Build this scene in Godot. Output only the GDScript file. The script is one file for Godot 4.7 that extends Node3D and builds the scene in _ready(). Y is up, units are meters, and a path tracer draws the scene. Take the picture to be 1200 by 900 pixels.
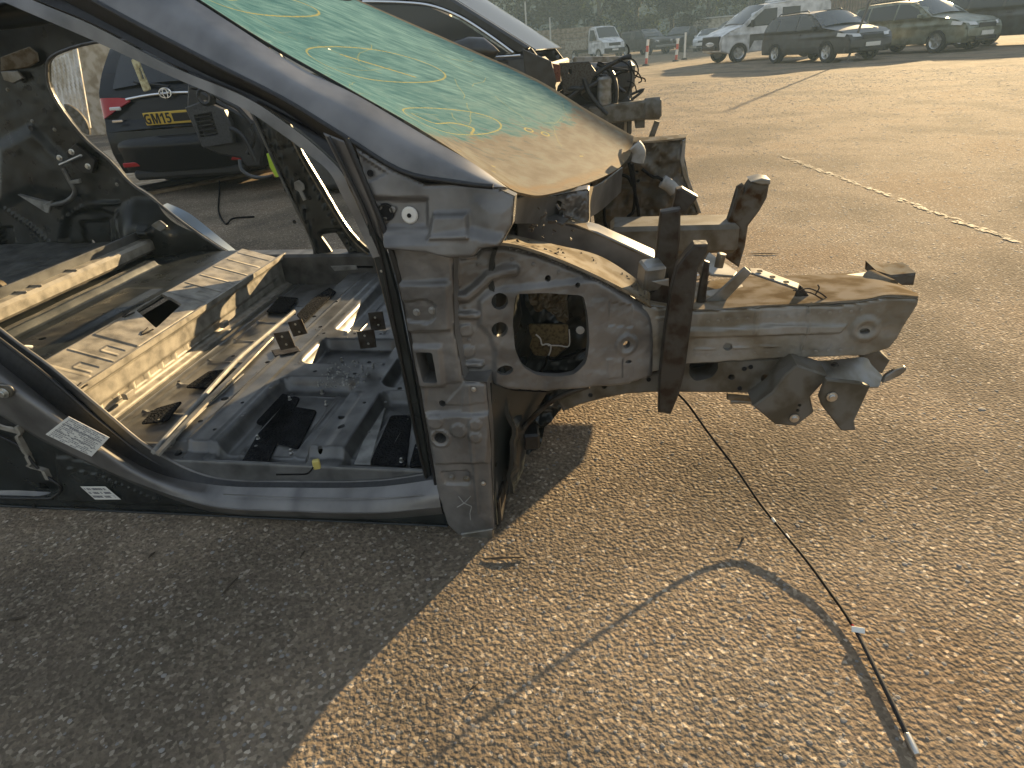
extends Node3D
# A yard of wrecked cars at low sun: a stripped body shell on the tarmac in front, other wrecks, vans and trees behind.

var taken := {}
var M := {}
var rng := RandomNumberGenerator.new()

# ---------------------------------------------------------------- small helpers
func q2(a: Array) -> PackedVector2Array:
	var r := PackedVector2Array()
	for i in a.size() / 2:
		r.append(Vector2(a[i * 2], a[i * 2 + 1]))
	return r

func q3(a: Array) -> PackedVector3Array:
	var r := PackedVector3Array()
	for i in a.size() / 3:
		r.append(Vector3(a[i * 3], a[i * 3 + 1], a[i * 3 + 2]))
	return r

func numbered(called: String) -> String:
	var k: int = taken.get(called, 0)
	taken[called] = k + 1
	return called if k == 0 else "%s_%03d" % [called, k]

func tag(o: Node3D, label: String, category: String, group := "", kind := "") -> Node3D:
	if label: o.set_meta("label", label)
	if category: o.set_meta("category", category)
	if group: o.set_meta("group", group)
	if kind: o.set_meta("kind", kind)
	return o

func thing(called: String, label: String, category: String, at := Transform3D.IDENTITY, group := "") -> Node3D:
	var o := Node3D.new()
	o.name = numbered(called)
	add_child(o)
	o.transform = at
	tag(o, label, category, group)
	return o

func obj(called: String, mesh: Mesh, m: Material, parent: Node = self, label := "") -> MeshInstance3D:
	var o := MeshInstance3D.new()
	o.name = numbered(called) if parent == self else called
	o.mesh = mesh
	o.material_override = m
	if label: o.set_meta("label", label)
	parent.add_child(o, true)
	return o

func place(x: float, y: float, z: float, turn := 0.0) -> Transform3D:
	return Transform3D(Basis(Vector3.UP, turn), Vector3(x, y, z))

func flat(o: Vector3, u: Vector3, v: Vector3) -> Transform3D:
	u = u.normalized()
	var w := u.cross(v).normalized()
	return Transform3D(u, w.cross(u), w, o)

func facing_z(z: float) -> Transform3D:
	return Transform3D(Basis.IDENTITY, Vector3(0, 0, z))

func facing_up(y: float) -> Transform3D:      # plane coordinates (x, z)
	return Transform3D(Vector3(1, 0, 0), Vector3(0, 0, 1), Vector3(0, 1, 0), Vector3(0, y, 0))

func rect(x0: float, y0: float, x1: float, y1: float) -> PackedVector2Array:
	return q2([x0, y0, x1, y0, x1, y1, x0, y1])

func disc(c: Vector2, r: float, n := 16, ry := -1.0) -> PackedVector2Array:
	var p := PackedVector2Array()
	for i in n:
		var a := TAU * i / n
		p.append(c + Vector2(cos(a) * r, sin(a) * (r if ry < 0 else ry)))
	return p

func ccw(p: PackedVector2Array) -> PackedVector2Array:
	if Geometry2D.is_polygon_clockwise(p):
		p = p.duplicate()
		p.reverse()
	return p

func fillet(p: PackedVector2Array, r: float, n := 4) -> PackedVector2Array:
	var out := PackedVector2Array()
	var k := p.size()
	for i in k:
		var a := p[(i + k - 1) % k]
		var b := p[i]
		var c := p[(i + 1) % k]
		var t: float = min(r, min(a.distance_to(b), c.distance_to(b)) * 0.45)
		var s := b + (a - b).normalized() * t
		var e := b + (c - b).normalized() * t
		if abs((a - b).normalized().dot((c - b).normalized())) > 0.995:
			out.append(b)
			continue
		for j in n + 1:
			var f := float(j) / n
			out.append(s.lerp(b, f).lerp(b.lerp(e, f), f))
	return out

func curve2(p: PackedVector2Array, n := 5, closed := true) -> PackedVector2Array:
	var out := PackedVector2Array()
	var k := p.size()
	for i in (k if closed else k - 1):
		var a := p[(i + k - 1) % k] if closed or i > 0 else p[0]
		var d := p[(i + 2) % k] if closed or i < k - 2 else p[k - 1]
		for j in n:
			out.append(p[i].cubic_interpolate(p[(i + 1) % k], a, d, float(j) / n))
	if not closed: out.append(p[k - 1])
	return out

func curve3(p: PackedVector3Array, n := 6) -> PackedVector3Array:
	var out := PackedVector3Array()
	var k := p.size()
	for i in k - 1:
		for j in n:
			out.append(p[i].cubic_interpolate(p[i + 1], p[max(i - 1, 0)], p[min(i + 2, k - 1)], float(j) / n))
	out.append(p[k - 1])
	return out

func resample(p: PackedVector2Array, step: float) -> PackedVector2Array:
	var out := PackedVector2Array()
	for i in p.size():
		var b := p[(i + 1) % p.size()]
		var n: int = max(1, int(ceil(p[i].distance_to(b) / step)))
		for j in n:
			out.append(p[i].lerp(b, float(j) / n))
	return out

func seg_distance(p: Vector2, a: Vector2, b: Vector2) -> float:
	var d := b - a
	var t: float = clamp((p - a).dot(d) / max(d.length_squared(), 1e-9), 0.0, 1.0)
	return p.distance_to(a + d * t)

func edge_distance(p: Vector2, poly: PackedVector2Array) -> float:
	var m := 1e9
	for i in poly.size():
		m = min(m, seg_distance(p, poly[i], poly[(i + 1) % poly.size()]))
	return m

# pieces of a polygon without its holes: it is cut through each hole, so that every piece is simple
func pieces_of(outline: PackedVector2Array, holes: Array) -> Array:
	var list := [outline]
	for h in holes:
		var c := Vector2.ZERO
		for p in h: c += p / h.size()
		var next := []
		for p in list:
			if Geometry2D.intersect_polygons(p, h).is_empty():
				next.append(p)
				continue
			for side in [rect(c.x - 50, c.y - 50, c.x, c.y + 50), rect(c.x, c.y - 50, c.x + 50, c.y + 50)]:
				for half in Geometry2D.intersect_polygons(p, side):
					next.append_array(Geometry2D.clip_polygons(half, h))
		list = next
	return list

# ---------------------------------------------------------------- triangles
class Soup:
	var v := PackedVector3Array()

	func tri(a: Vector3, b: Vector3, c: Vector3) -> void:      # counter-clockwise as seen from outside
		v.append(a); v.append(c); v.append(b)

	func quad(a: Vector3, b: Vector3, c: Vector3, d: Vector3) -> void:
		tri(a, b, c); tri(a, c, d)

	func box(t: Transform3D, size: Vector3, bevel := 0.0) -> Soup:      # centred, its edges chamfered
		var h := size / 2
		var b: float = min(bevel, min(h.x, min(h.y, h.z)) * 0.9)
		var f := func(x: float, y: float, z: float) -> Vector3: return t * Vector3(x, y, z)
		for k in 3:
			for s in [-1.0, 1.0]:
				var n := Vector3.ZERO; n[k] = s
				var u := Vector3.ZERO; u[(k + 1) % 3] = 1.0
				var w := n.cross(u)
				var hu: float = h[(k + 1) % 3] - b
				var hw: float = h[(k + 2) % 3] - b
				var o: Vector3 = n * h[k]
				quad(t * (o - u * hu - w * hw), t * (o + u * hu - w * hw), t * (o + u * hu + w * hw), t * (o - u * hu + w * hw))
		if b <= 0: return self
		for k in 3:      # edges along axis k
			var i := (k + 1) % 3
			var j := (k + 2) % 3
			for si in [-1.0, 1.0]:
				for sj in [-1.0, 1.0]:
					var p := []
					for e in [[h[i], h[j] - b, -1.0], [h[i] - b, h[j], -1.0], [h[i] - b, h[j], 1.0], [h[i], h[j] - b, 1.0]]:
						var q := Vector3.ZERO
						q[i] = e[0] * si; q[j] = e[1] * sj; q[k] = e[2] * (h[k] - b)
						p.append(t * q)
					if si * sj > 0: quad(p[3], p[2], p[1], p[0])
					else: quad(p[0], p[1], p[2], p[3])
		for sx in [-1.0, 1.0]:
			for sy in [-1.0, 1.0]:
				for sz in [-1.0, 1.0]:
					var a: Vector3 = t * Vector3(h.x * sx, (h.y - b) * sy, (h.z - b) * sz)
					var c: Vector3 = t * Vector3((h.x - b) * sx, h.y * sy, (h.z - b) * sz)
					var d: Vector3 = t * Vector3((h.x - b) * sx, (h.y - b) * sy, h.z * sz)
					if sx * sy * sz > 0: tri(a, c, d)
					else: tri(a, d, c)
		return self

	func bar(a: Vector3, b: Vector3, w: float, d: float, up := Vector3.UP, bevel := 0.003) -> Soup:      # a box from a to b
		var u := (b - a).normalized()
		if abs(u.dot(up)) > 0.98: up = Vector3.RIGHT
		var n := u.cross(up).normalized()
		return box(Transform3D(u, n.cross(u), n, (a + b) / 2), Vector3(a.distance_to(b), d, w), bevel)

	func tube(p: PackedVector3Array, r, sides := 8, closed_ends := true) -> Soup:      # r: one radius or one for each point
		var rings := []
		var up := Vector3.UP
		for i in p.size():
			var d := (p[min(i + 1, p.size() - 1)] - p[max(i - 1, 0)]).normalized()
			if abs(d.dot(up)) > 0.95: up = Vector3.RIGHT if abs(d.x) < 0.7 else Vector3.BACK
			var n := d.cross(up).normalized()
			var m := n.cross(d)
			up = m
			var rad: float = r if r is float else r[i]
			var ring := PackedVector3Array()
			for k in sides:
				var a := TAU * k / sides
				ring.append(p[i] + (n * cos(a) + m * sin(a)) * rad)
			rings.append(ring)
		loft(rings, closed_ends)
		return self

	func loft(s: Array, caps := true) -> Soup:
		var k: int = s[0].size()
		for i in s.size() - 1:
			for j in k:
				var l := (j + 1) % k
				quad(s[i][j], s[i + 1][j], s[i + 1][l], s[i][l])
		if caps:
			for e in [0, s.size() - 1]:
				var c := Vector3.ZERO
				for p in s[e]: c += p / k
				for j in k:
					var l := (j + 1) % k
					if e == 0: tri(c, s[0][j], s[0][l])
					else: tri(c, s[e][l], s[e][j])
		return self

	func lathe(t: Transform3D, profile: PackedVector2Array, n := 20) -> Soup:      # (radius, height along the frame's z)
		var rings := []
		for q in profile:
			var ring := PackedVector3Array()
			for k in n:
				var a := -TAU * k / n
				ring.append(t * Vector3(cos(a) * q.x, sin(a) * q.x, q.y))
			rings.append(ring)
		loft(rings, false)
		return self

	func mesh(crease := 35.0) -> ArrayMesh:
		var n := v.size() / 3
		var fn := PackedVector3Array()
		var at := {}
		for i in n:
			var w := -(v[i * 3 + 1] - v[i * 3]).cross(v[i * 3 + 2] - v[i * 3])
			fn.append(w)
			for k in 3:
				var key := Vector3i((v[i * 3 + k] * 8000.0).round())
				if not at.has(key): at[key] = PackedInt32Array()
				at[key].append(i)
		var normals := PackedVector3Array()
		normals.resize(v.size())
		var limit := cos(deg_to_rad(crease))
		for i in n:
			var own := fn[i].normalized()
			for k in 3:
				var s := Vector3.ZERO
				for f in at[Vector3i((v[i * 3 + k] * 8000.0).round())]:
					if fn[f].normalized().dot(own) >= limit: s += fn[f]
				normals[i * 3 + k] = s.normalized() if s.length_squared() > 0 else Vector3.UP
		var a := []
		a.resize(Mesh.ARRAY_MAX)
		a[Mesh.ARRAY_VERTEX] = v
		a[Mesh.ARRAY_NORMAL] = normals
		var m := ArrayMesh.new()
		m.add_surface_from_arrays(Mesh.PRIMITIVE_TRIANGLES, a)
		return m

# a plate with a real thickness: front at the frame's z = 0, back at -depth, chamfered front edge
func slab(s: Soup, t: Transform3D, outline: PackedVector2Array, depth: float, bevel := 0.002, holes := []) -> Soup:
	var o := ccw(outline)
	var k := o.size()
	var inner := PackedVector2Array()
	for i in k:
		var a := (o[i] - o[(i + k - 1) % k]).normalized()
		var b := (o[(i + 1) % k] - o[i]).normalized()
		var na := Vector2(-a.y, a.x)
		var m := (na + Vector2(-b.y, b.x))
		m = m.normalized() if m.length() > 0.05 else na
		inner.append(o[i] + m * (bevel / max(0.4, m.dot(na))))
	for p in pieces_of(inner, holes):
		var q := ccw(p)
		var ix := Geometry2D.triangulate_polygon(q)
		for i in ix.size() / 3:
			var a := q[ix[i * 3]]
			var b := q[ix[i * 3 + 1]]
			var c := q[ix[i * 3 + 2]]
			if (b - a).cross(c - a) < 0:
				var x := b
				b = c
				c = x
			s.tri(t * Vector3(a.x, a.y, 0), t * Vector3(b.x, b.y, 0), t * Vector3(c.x, c.y, 0))
			s.tri(t * Vector3(a.x, a.y, -depth), t * Vector3(c.x, c.y, -depth), t * Vector3(b.x, b.y, -depth))
	for i in k:
		var j := (i + 1) % k
		s.quad(t * Vector3(o[i].x, o[i].y, -bevel), t * Vector3(o[j].x, o[j].y, -bevel), t * Vector3(inner[j].x, inner[j].y, 0), t * Vector3(inner[i].x, inner[i].y, 0))
		s.quad(t * Vector3(o[i].x, o[i].y, -depth), t * Vector3(o[j].x, o[j].y, -depth), t * Vector3(o[j].x, o[j].y, -bevel), t * Vector3(o[i].x, o[i].y, -bevel))
		s.quad(t * Vector3(inner[i].x, inner[i].y, -depth), t * Vector3(inner[j].x, inner[j].y, -depth), t * Vector3(o[j].x, o[j].y, -depth), t * Vector3(o[i].x, o[i].y, -depth))
	for h in holes:
		var c := ccw(h)
		for i in c.size():
			var j := (i + 1) % c.size()
			s.quad(t * Vector3(c[j].x, c[j].y, -depth), t * Vector3(c[i].x, c[i].y, -depth), t * Vector3(c[i].x, c[i].y, 0), t * Vector3(c[j].x, c[j].y, 0))
	return s

func plate(t: Transform3D, outline: PackedVector2Array, depth: float, bevel := 0.002, holes := []) -> ArrayMesh:
	return slab(Soup.new(), t, outline, depth, bevel, holes).mesh()

# pressed sheet metal: a fine grid over the outline, raised and sunk by a list of features
#   ["bead", points, half_width, height]  ["pad", centre, half_size, corner, slope, height]  ["ring", centre, radius, half_width, height]  ["lip", width, height]  ["ramp", from, to, height]  ["dents", size, height]
var rough_noise: FastNoiseLite
func relief(p: Vector2, features: Array, outline: PackedVector2Array) -> float:
	var h := 0.0
	for f in features:
		match f[0]:
			"bead":
				var d := 1e9
				var line: PackedVector2Array = f[1]
				for i in line.size() - 1: d = min(d, seg_distance(p, line[i], line[i + 1]))
				if d < f[2]: h += f[3] * smoothstep(0.0, 1.0, 1.25 * (1.0 - d / f[2]))
			"pad":
				var q: Vector2 = (p - f[1]).abs() - f[2] + Vector2(f[3], f[3])
				var d: float = q.max(Vector2.ZERO).length() + min(max(q.x, q.y), 0.0) - f[3]
				if d < f[4]: h += f[5] * (1.0 - smoothstep(-f[4], f[4], d))
			"poly":
				var d := edge_distance(p, f[1])
				if Geometry2D.is_point_in_polygon(p, f[1]): d = -d
				if d < f[2]: h += f[3] * (1.0 - smoothstep(-f[2], f[2], d))
			"ring":
				var d: float = abs(p.distance_to(f[1]) - f[2])
				if d < f[3]: h += f[4] * smoothstep(0.0, 1.0, 1.0 - d / f[3])
			"lip":
				var d := edge_distance(p, outline)
				if d < f[1]: h += f[2] * (1.0 - sqrt(max(0.0, 1.0 - pow(1.0 - d / f[1], 2.0))))
			"ramp":
				h += f[3] * smoothstep(0.0, 1.0, clamp((p - f[1]).dot(f[2] - f[1]) / (f[2] - f[1]).length_squared(), 0.0, 1.0))
			"slope":
				h += f[3] * (p - f[1]).dot(f[2])
			"dents":
				h += f[2] * rough_noise.get_noise_2d(p.x / f[1], p.y / f[1])
	return h

func stamp(t: Transform3D, outline: PackedVector2Array, features: Array, cell := 0.008, holes := [], depth := 0.012, bend = null) -> ArrayMesh:
	var o := ccw(outline)
	var all := [o]
	all.append_array(holes)
	var lo := o[0]
	var hi := o[0]
	for p in o:
		lo = lo.min(p)
		hi = hi.max(p)
	lo -= Vector2(cell, cell) * 0.37
	var nx := int(ceil((hi.x - lo.x) / cell)) + 1
	var ny := int(ceil((hi.y - lo.y) / cell)) + 1
	var crossed := {}
	for loop in all:
		for p in resample(loop, cell * 0.3):
			var c := Vector2i(((p - lo) / cell).floor())
			for d in [Vector2i(0, 0), Vector2i(1, 0), Vector2i(-1, 0), Vector2i(0, 1), Vector2i(0, -1)]: crossed[c + d] = true
	var at := {}
	var ps := PackedVector3Array()
	var ns := PackedVector3Array()
	var uv := PackedVector2Array()
	var ix := PackedInt32Array()
	var put := func(p: Vector2) -> Vector3:
		var h := relief(p, features, o)
		return t * (Vector3(p.x, p.y, h) if bend == null else bend.call(p.x, p.y, h))
	var vert := func(p: Vector2) -> int:
		var key := Vector2i((p * 20000.0).round())
		if at.has(key): return at[key]
		var e: float = cell * 0.35
		var a: Vector3 = put.call(p)
		var b: Vector3 = put.call(p + Vector2(e, 0))
		var c: Vector3 = put.call(p + Vector2(0, e))
		at[key] = ps.size()
		ps.append(a)
		ns.append((b - a).cross(c - a).normalized())
		uv.append(p)
		return at[key]
	for i in nx:
		for j in ny:
			var a := lo + Vector2(i, j) * cell
			var polys := []
			var square := PackedVector2Array([a, a + Vector2(cell, 0), a + Vector2(cell, cell), a + Vector2(0, cell)])
			if crossed.has(Vector2i(i, j)):
				polys = Geometry2D.intersect_polygons(square, o)
				for h in holes:
					var next := []
					for q in polys:
						if Geometry2D.intersect_polygons(q, h).is_empty(): next.append(q)
						else:
							for r in Geometry2D.clip_polygons(q, h):
								if not Geometry2D.is_polygon_clockwise(r): next.append(r)
					polys = next
			else:
				var c := a + Vector2(cell, cell) / 2
				var inside := Geometry2D.is_point_in_polygon(c, o)
				for h in holes:
					if inside and Geometry2D.is_point_in_polygon(c, h): inside = false
				if inside: polys = [square]
			for q in polys:
				var tr := PackedInt32Array([0, 1, 2, 0, 2, 3]) if q.size() == 4 and not crossed.has(Vector2i(i, j)) else Geometry2D.triangulate_polygon(q)
				for k in tr.size() / 3:
					var x: Vector2 = q[tr[k * 3]]
					var y: Vector2 = q[tr[k * 3 + 1]]
					var z: Vector2 = q[tr[k * 3 + 2]]
					var ccw_: bool = (y - x).cross(z - x) > 0
					ix.append(vert.call(x))
					ix.append(vert.call(z if ccw_ else y))
					ix.append(vert.call(y if ccw_ else z))
	if depth > 0:
		for n in all.size():
			var loop := resample(ccw(all[n]), cell)
			for i in loop.size():
				var p := loop[i if n == 0 else loop.size() - 1 - i]
				var q := loop[(i + 1) % loop.size() if n == 0 else (2 * loop.size() - 2 - i) % loop.size()]
				var a: Vector3 = put.call(p)
				var b: Vector3 = put.call(q)
				var down: Vector3 = -t.basis.z * depth
				var side := (b - a).cross(t.basis.z).normalized()
				var k := ps.size()
				for w in [a, b, b + down, a + down]:
					ps.append(w)
					ns.append(side)
					uv.append(p)
				for w in [0, 1, 2, 0, 2, 3]: ix.append(k + w)
	var arrays := []
	arrays.resize(Mesh.ARRAY_MAX)
	arrays[Mesh.ARRAY_VERTEX] = ps
	arrays[Mesh.ARRAY_NORMAL] = ns
	arrays[Mesh.ARRAY_TEX_UV] = uv
	arrays[Mesh.ARRAY_INDEX] = ix
	var m := ArrayMesh.new()
	m.add_surface_from_arrays(Mesh.PRIMITIVE_TRIANGLES, arrays)
	return m

# a smooth sheet through rows of points, with thickness on its back side
func patch(rows: Array, nu := 24, nv := 12, thick := 0.004, flip := false) -> ArrayMesh:
	var r := rows.size()
	var put := func(u: float, v: float) -> Vector3:
		var col := []
		var y := v * (r - 1)
		var j: int = clamp(int(y), 0, max(r - 2, 0))
		for d in [-1, 0, 1, 2]:
			var row: PackedVector3Array = rows[clamp(j + d, 0, r - 1)]
			var x := u * (row.size() - 1)
			var i: int = clamp(int(x), 0, max(row.size() - 2, 0))
			col.append(row[i].cubic_interpolate(row[i + 1], row[max(i - 1, 0)], row[min(i + 2, row.size() - 1)], x - i))
		if r == 2: return col[1].lerp(col[2], y - j)
		return col[1].cubic_interpolate(col[2], col[0], col[3], y - j)
	var ps := PackedVector3Array()
	var ns := PackedVector3Array()
	var uv := PackedVector2Array()
	var ix := PackedInt32Array()
	for j in nv + 1:
		for i in nu + 1:
			var u := float(i) / nu
			var v := float(j) / nv
			var p: Vector3 = put.call(u, v)
			var du: Vector3 = put.call(min(u + 0.01, 1.0), v) - put.call(max(u - 0.01, 0.0), v)
			var dv: Vector3 = put.call(u, min(v + 0.01, 1.0)) - put.call(u, max(v - 0.01, 0.0))
			var n := du.cross(dv).normalized() * (-1.0 if flip else 1.0)
			ps.append(p)
			ns.append(n)
			uv.append(Vector2(u, v))
	var w := nu + 1
	var face := func(a: int, b: int, c: int, d: int) -> void:      # counter-clockwise from the front
		for k in ([a, b, c, a, c, d] if flip else [a, c, b, a, d, c]): ix.append(k)
	for j in nv:
		for i in nu:
			var a := j * w + i
			face.call(a, a + 1, a + 1 + w, a + w)
	if thick > 0:
		var k := ps.size()
		for i in k:
			ps.append(ps[i] - ns[i] * thick)
			ns.append(-ns[i])
			uv.append(uv[i])
		for j in nv:
			for i in nu:
				var a := k + j * w + i
				face.call(a + w, a + 1 + w, a + 1, a)
		var edge := []
		for i in nu: edge.append([i, i + 1])
		for j in nv: edge.append([j * w + nu, (j + 1) * w + nu])
		for i in nu: edge.append([nv * w + nu - i, nv * w + nu - i - 1])
		for j in nv: edge.append([(nv - j) * w, (nv - j - 1) * w])
		for e in edge:
			var a := ps[e[0]]
			var b := ps[e[1]]
			var c := ps[e[1] + k]
			var d := ps[e[0] + k]
			var side := (b - a).cross(ns[e[0]]).normalized() * (-1.0 if flip else 1.0)
			var base := ps.size()
			for p in [a, b, c, d]:
				ps.append(p)
				ns.append(side)
				uv.append(uv[e[0]])
			face.call(base + 3, base + 2, base + 1, base)
	var arrays := []
	arrays.resize(Mesh.ARRAY_MAX)
	arrays[Mesh.ARRAY_VERTEX] = ps
	arrays[Mesh.ARRAY_NORMAL] = ns
	arrays[Mesh.ARRAY_TEX_UV] = uv
	arrays[Mesh.ARRAY_INDEX] = ix
	var m := ArrayMesh.new()
	m.add_surface_from_arrays(Mesh.PRIMITIVE_TRIANGLES, arrays)
	return m

# ---------------------------------------------------------------- materials
func noise_texture(kind: int, freq: float, size: int, ramp: Array, seed_ := 1, octaves := 4, cell_return := -1, jitter := 1.0) -> NoiseTexture2D:
	var n := FastNoiseLite.new()
	n.noise_type = kind
	n.frequency = freq
	n.seed = seed_
	n.fractal_octaves = octaves
	if kind == FastNoiseLite.TYPE_CELLULAR:
		n.fractal_type = FastNoiseLite.FRACTAL_NONE
		n.cellular_jitter = jitter
		if cell_return >= 0: n.cellular_return_type = cell_return
	var t := NoiseTexture2D.new()
	t.width = size
	t.height = size
	t.seamless = true
	t.seamless_blend_skirt = 0.05
	t.noise = n
	var g := Gradient.new()
	g.offsets = PackedFloat32Array(ramp.map(func(r): return r[0]))
	g.colors = PackedColorArray(ramp.map(func(r): return Color(r[1], r[1], r[1]) if r[1] is float else r[1]))
	t.color_ramp = g
	return t

func mat(called: String, linear: Vector3, rough: float, metal := 0.0, tex: Texture2D = null, scale := 4.0, extra := {}) -> StandardMaterial3D:
	var m := StandardMaterial3D.new()
	m.resource_name = called
	m.albedo_color = Color(linear.x, linear.y, linear.z).linear_to_srgb()
	m.roughness = rough
	m.metallic = metal
	if tex:
		m.albedo_texture = tex
		m.uv1_triplanar = true
		m.uv1_triplanar_sharpness = 4.0
		m.uv1_scale = Vector3.ONE * scale
	for k in extra: m.set(k, extra[k])
	M[called] = m
	return m

func make_materials() -> void:
	var blotch := noise_texture(FastNoiseLite.TYPE_SIMPLEX_SMOOTH, 0.012, 512, [[0.0, 0.62], [0.45, 0.88], [0.75, 1.0]], 3, 5)
	var grime := noise_texture(FastNoiseLite.TYPE_SIMPLEX_SMOOTH, 0.02, 512, [[0.2, 0.62], [0.42, 0.88], [0.6, 1.0]], 5, 6)
	var dusty := noise_texture(FastNoiseLite.TYPE_SIMPLEX_SMOOTH, 0.01, 512, [[0.25, Color(0.78, 0.74, 0.67)], [0.5, Color(0.92, 0.9, 0.86)], [0.7, Color(1, 1, 1)]], 8, 6)
	var rusty := noise_texture(FastNoiseLite.TYPE_SIMPLEX_SMOOTH, 0.02, 512, [[0.2, Color(0.68, 0.52, 0.38)], [0.36, Color(0.88, 0.83, 0.77)], [0.6, Color(1, 1, 1)]], 12, 6)
	var gloss := noise_texture(FastNoiseLite.TYPE_SIMPLEX_SMOOTH, 0.015, 512, [[0.2, 0.75], [0.5, 0.9], [0.8, 1.0]], 21, 6)
	var orange_peel := noise_texture(FastNoiseLite.TYPE_SIMPLEX_SMOOTH, 0.06, 512, [[0.0, 0.0], [1.0, 1.0]], 31, 2)
	var bumps := {"heightmap_enabled": true, "heightmap_texture": orange_peel, "heightmap_scale": 0.12}
	mat("paint", Vector3(0.175, 0.168, 0.16), 0.48, 0.35, blotch, 1.0, {"clearcoat_enabled": true, "clearcoat": 0.7, "clearcoat_roughness": 0.16, "roughness_texture": gloss})
	mat("seal_black", Vector3(0.012, 0.012, 0.013), 0.45, 0.0, grime, 6.0)
	mat("shell_primer", Vector3(0.195, 0.187, 0.176), 0.42, 0.3, blotch, 1.0, {"roughness_texture": gloss})
	mat("inner_grey", Vector3(0.15, 0.152, 0.15), 0.38, 0.3, blotch, 1.3, {"roughness_texture": gloss})
	mat("floor_grey", Vector3(0.15, 0.152, 0.15), 0.38, 0.3, blotch, 1.3, {"roughness_texture": gloss})
	mat("seat_pan", Vector3(0.37, 0.34, 0.285), 0.55, 0.1, blotch, 2.0, {"roughness_texture": gloss})
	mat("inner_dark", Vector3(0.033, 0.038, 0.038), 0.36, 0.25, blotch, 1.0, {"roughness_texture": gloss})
	mat("leg_metal", Vector3(0.27, 0.257, 0.23), 0.55, 0.12, dusty, 1.0, {"roughness_texture": gloss})
	mat("leg_dusty", Vector3(0.21, 0.18, 0.14), 0.95, 0.0, dusty, 2.0, {"metallic_specular": 0.0})
	mat("dark_steel", Vector3(0.05, 0.044, 0.037), 0.55, 0.35, rusty, 1.6, bumps)
	mat("bracket_metal", Vector3(0.27, 0.27, 0.26), 0.4, 0.6, dusty, 2.0)
	mat("bolt_metal", Vector3(0.55, 0.54, 0.5), 0.3, 0.9)
	mat("mastic", Vector3(0.33, 0.33, 0.31), 0.65, 0.0, blotch, 2.0)
	mat("felt_mat", Vector3(0.018, 0.019, 0.022), 0.95, 0.0, blotch, 3.0, {"metallic_specular": 0.15, "heightmap_enabled": true, "heightmap_texture": orange_peel, "heightmap_scale": 0.5})
	mat("plastic_black", Vector3(0.014, 0.014, 0.015), 0.42, 0.0, grime, 5.0)
	mat("rubber", Vector3(0.02, 0.02, 0.021), 0.85)
	mat("wire_black", Vector3(0.005, 0.005, 0.006), 0.5, 0.0, null, 1.0, {"metallic_specular": 0.2})
	mat("tape_white", Vector3(0.7, 0.68, 0.62), 0.6)
	mat("hole_dark", Vector3(0.008, 0.008, 0.008), 0.9)
	mat("glass_dark", Vector3(0.012, 0.014, 0.015), 0.06, 0.0)
	mat("chrome", Vector3(0.7, 0.7, 0.7), 0.12, 1.0)
	mat("bare_dusty", Vector3(0.23, 0.2, 0.155), 0.85, 0.0, dusty, 3.0, {"metallic_specular": 0.15})
	mat("print_grey", Vector3(0.16, 0.16, 0.17), 0.7)
	mat("clip_yellow", Vector3(0.5, 0.42, 0.12), 0.5)
	mat("far_skin", Vector3(0.3, 0.36, 0.42), 0.35, 0.3)
	mat("house_brown", Vector3(0.2, 0.15, 0.07), 0.5, 0.2, grime, 8.0)
	mat("rail_grey", Vector3(0.14, 0.13, 0.112), 0.6, 0.1, dusty, 2.0, {"metallic_specular": 0.3})
	mat("upright_grey", Vector3(0.11, 0.1, 0.085), 0.85, 0.0, rusty, 1.5, {"metallic_specular": 0.1})
	mat("trim_grey", Vector3(0.035, 0.036, 0.038), 0.5, 0.0, grime, 4.0)
	M.blotch = blotch
	M.grime = grime
	M.dusty = dusty
	M.rusty = rusty
	M.peel = orange_peel

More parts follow.
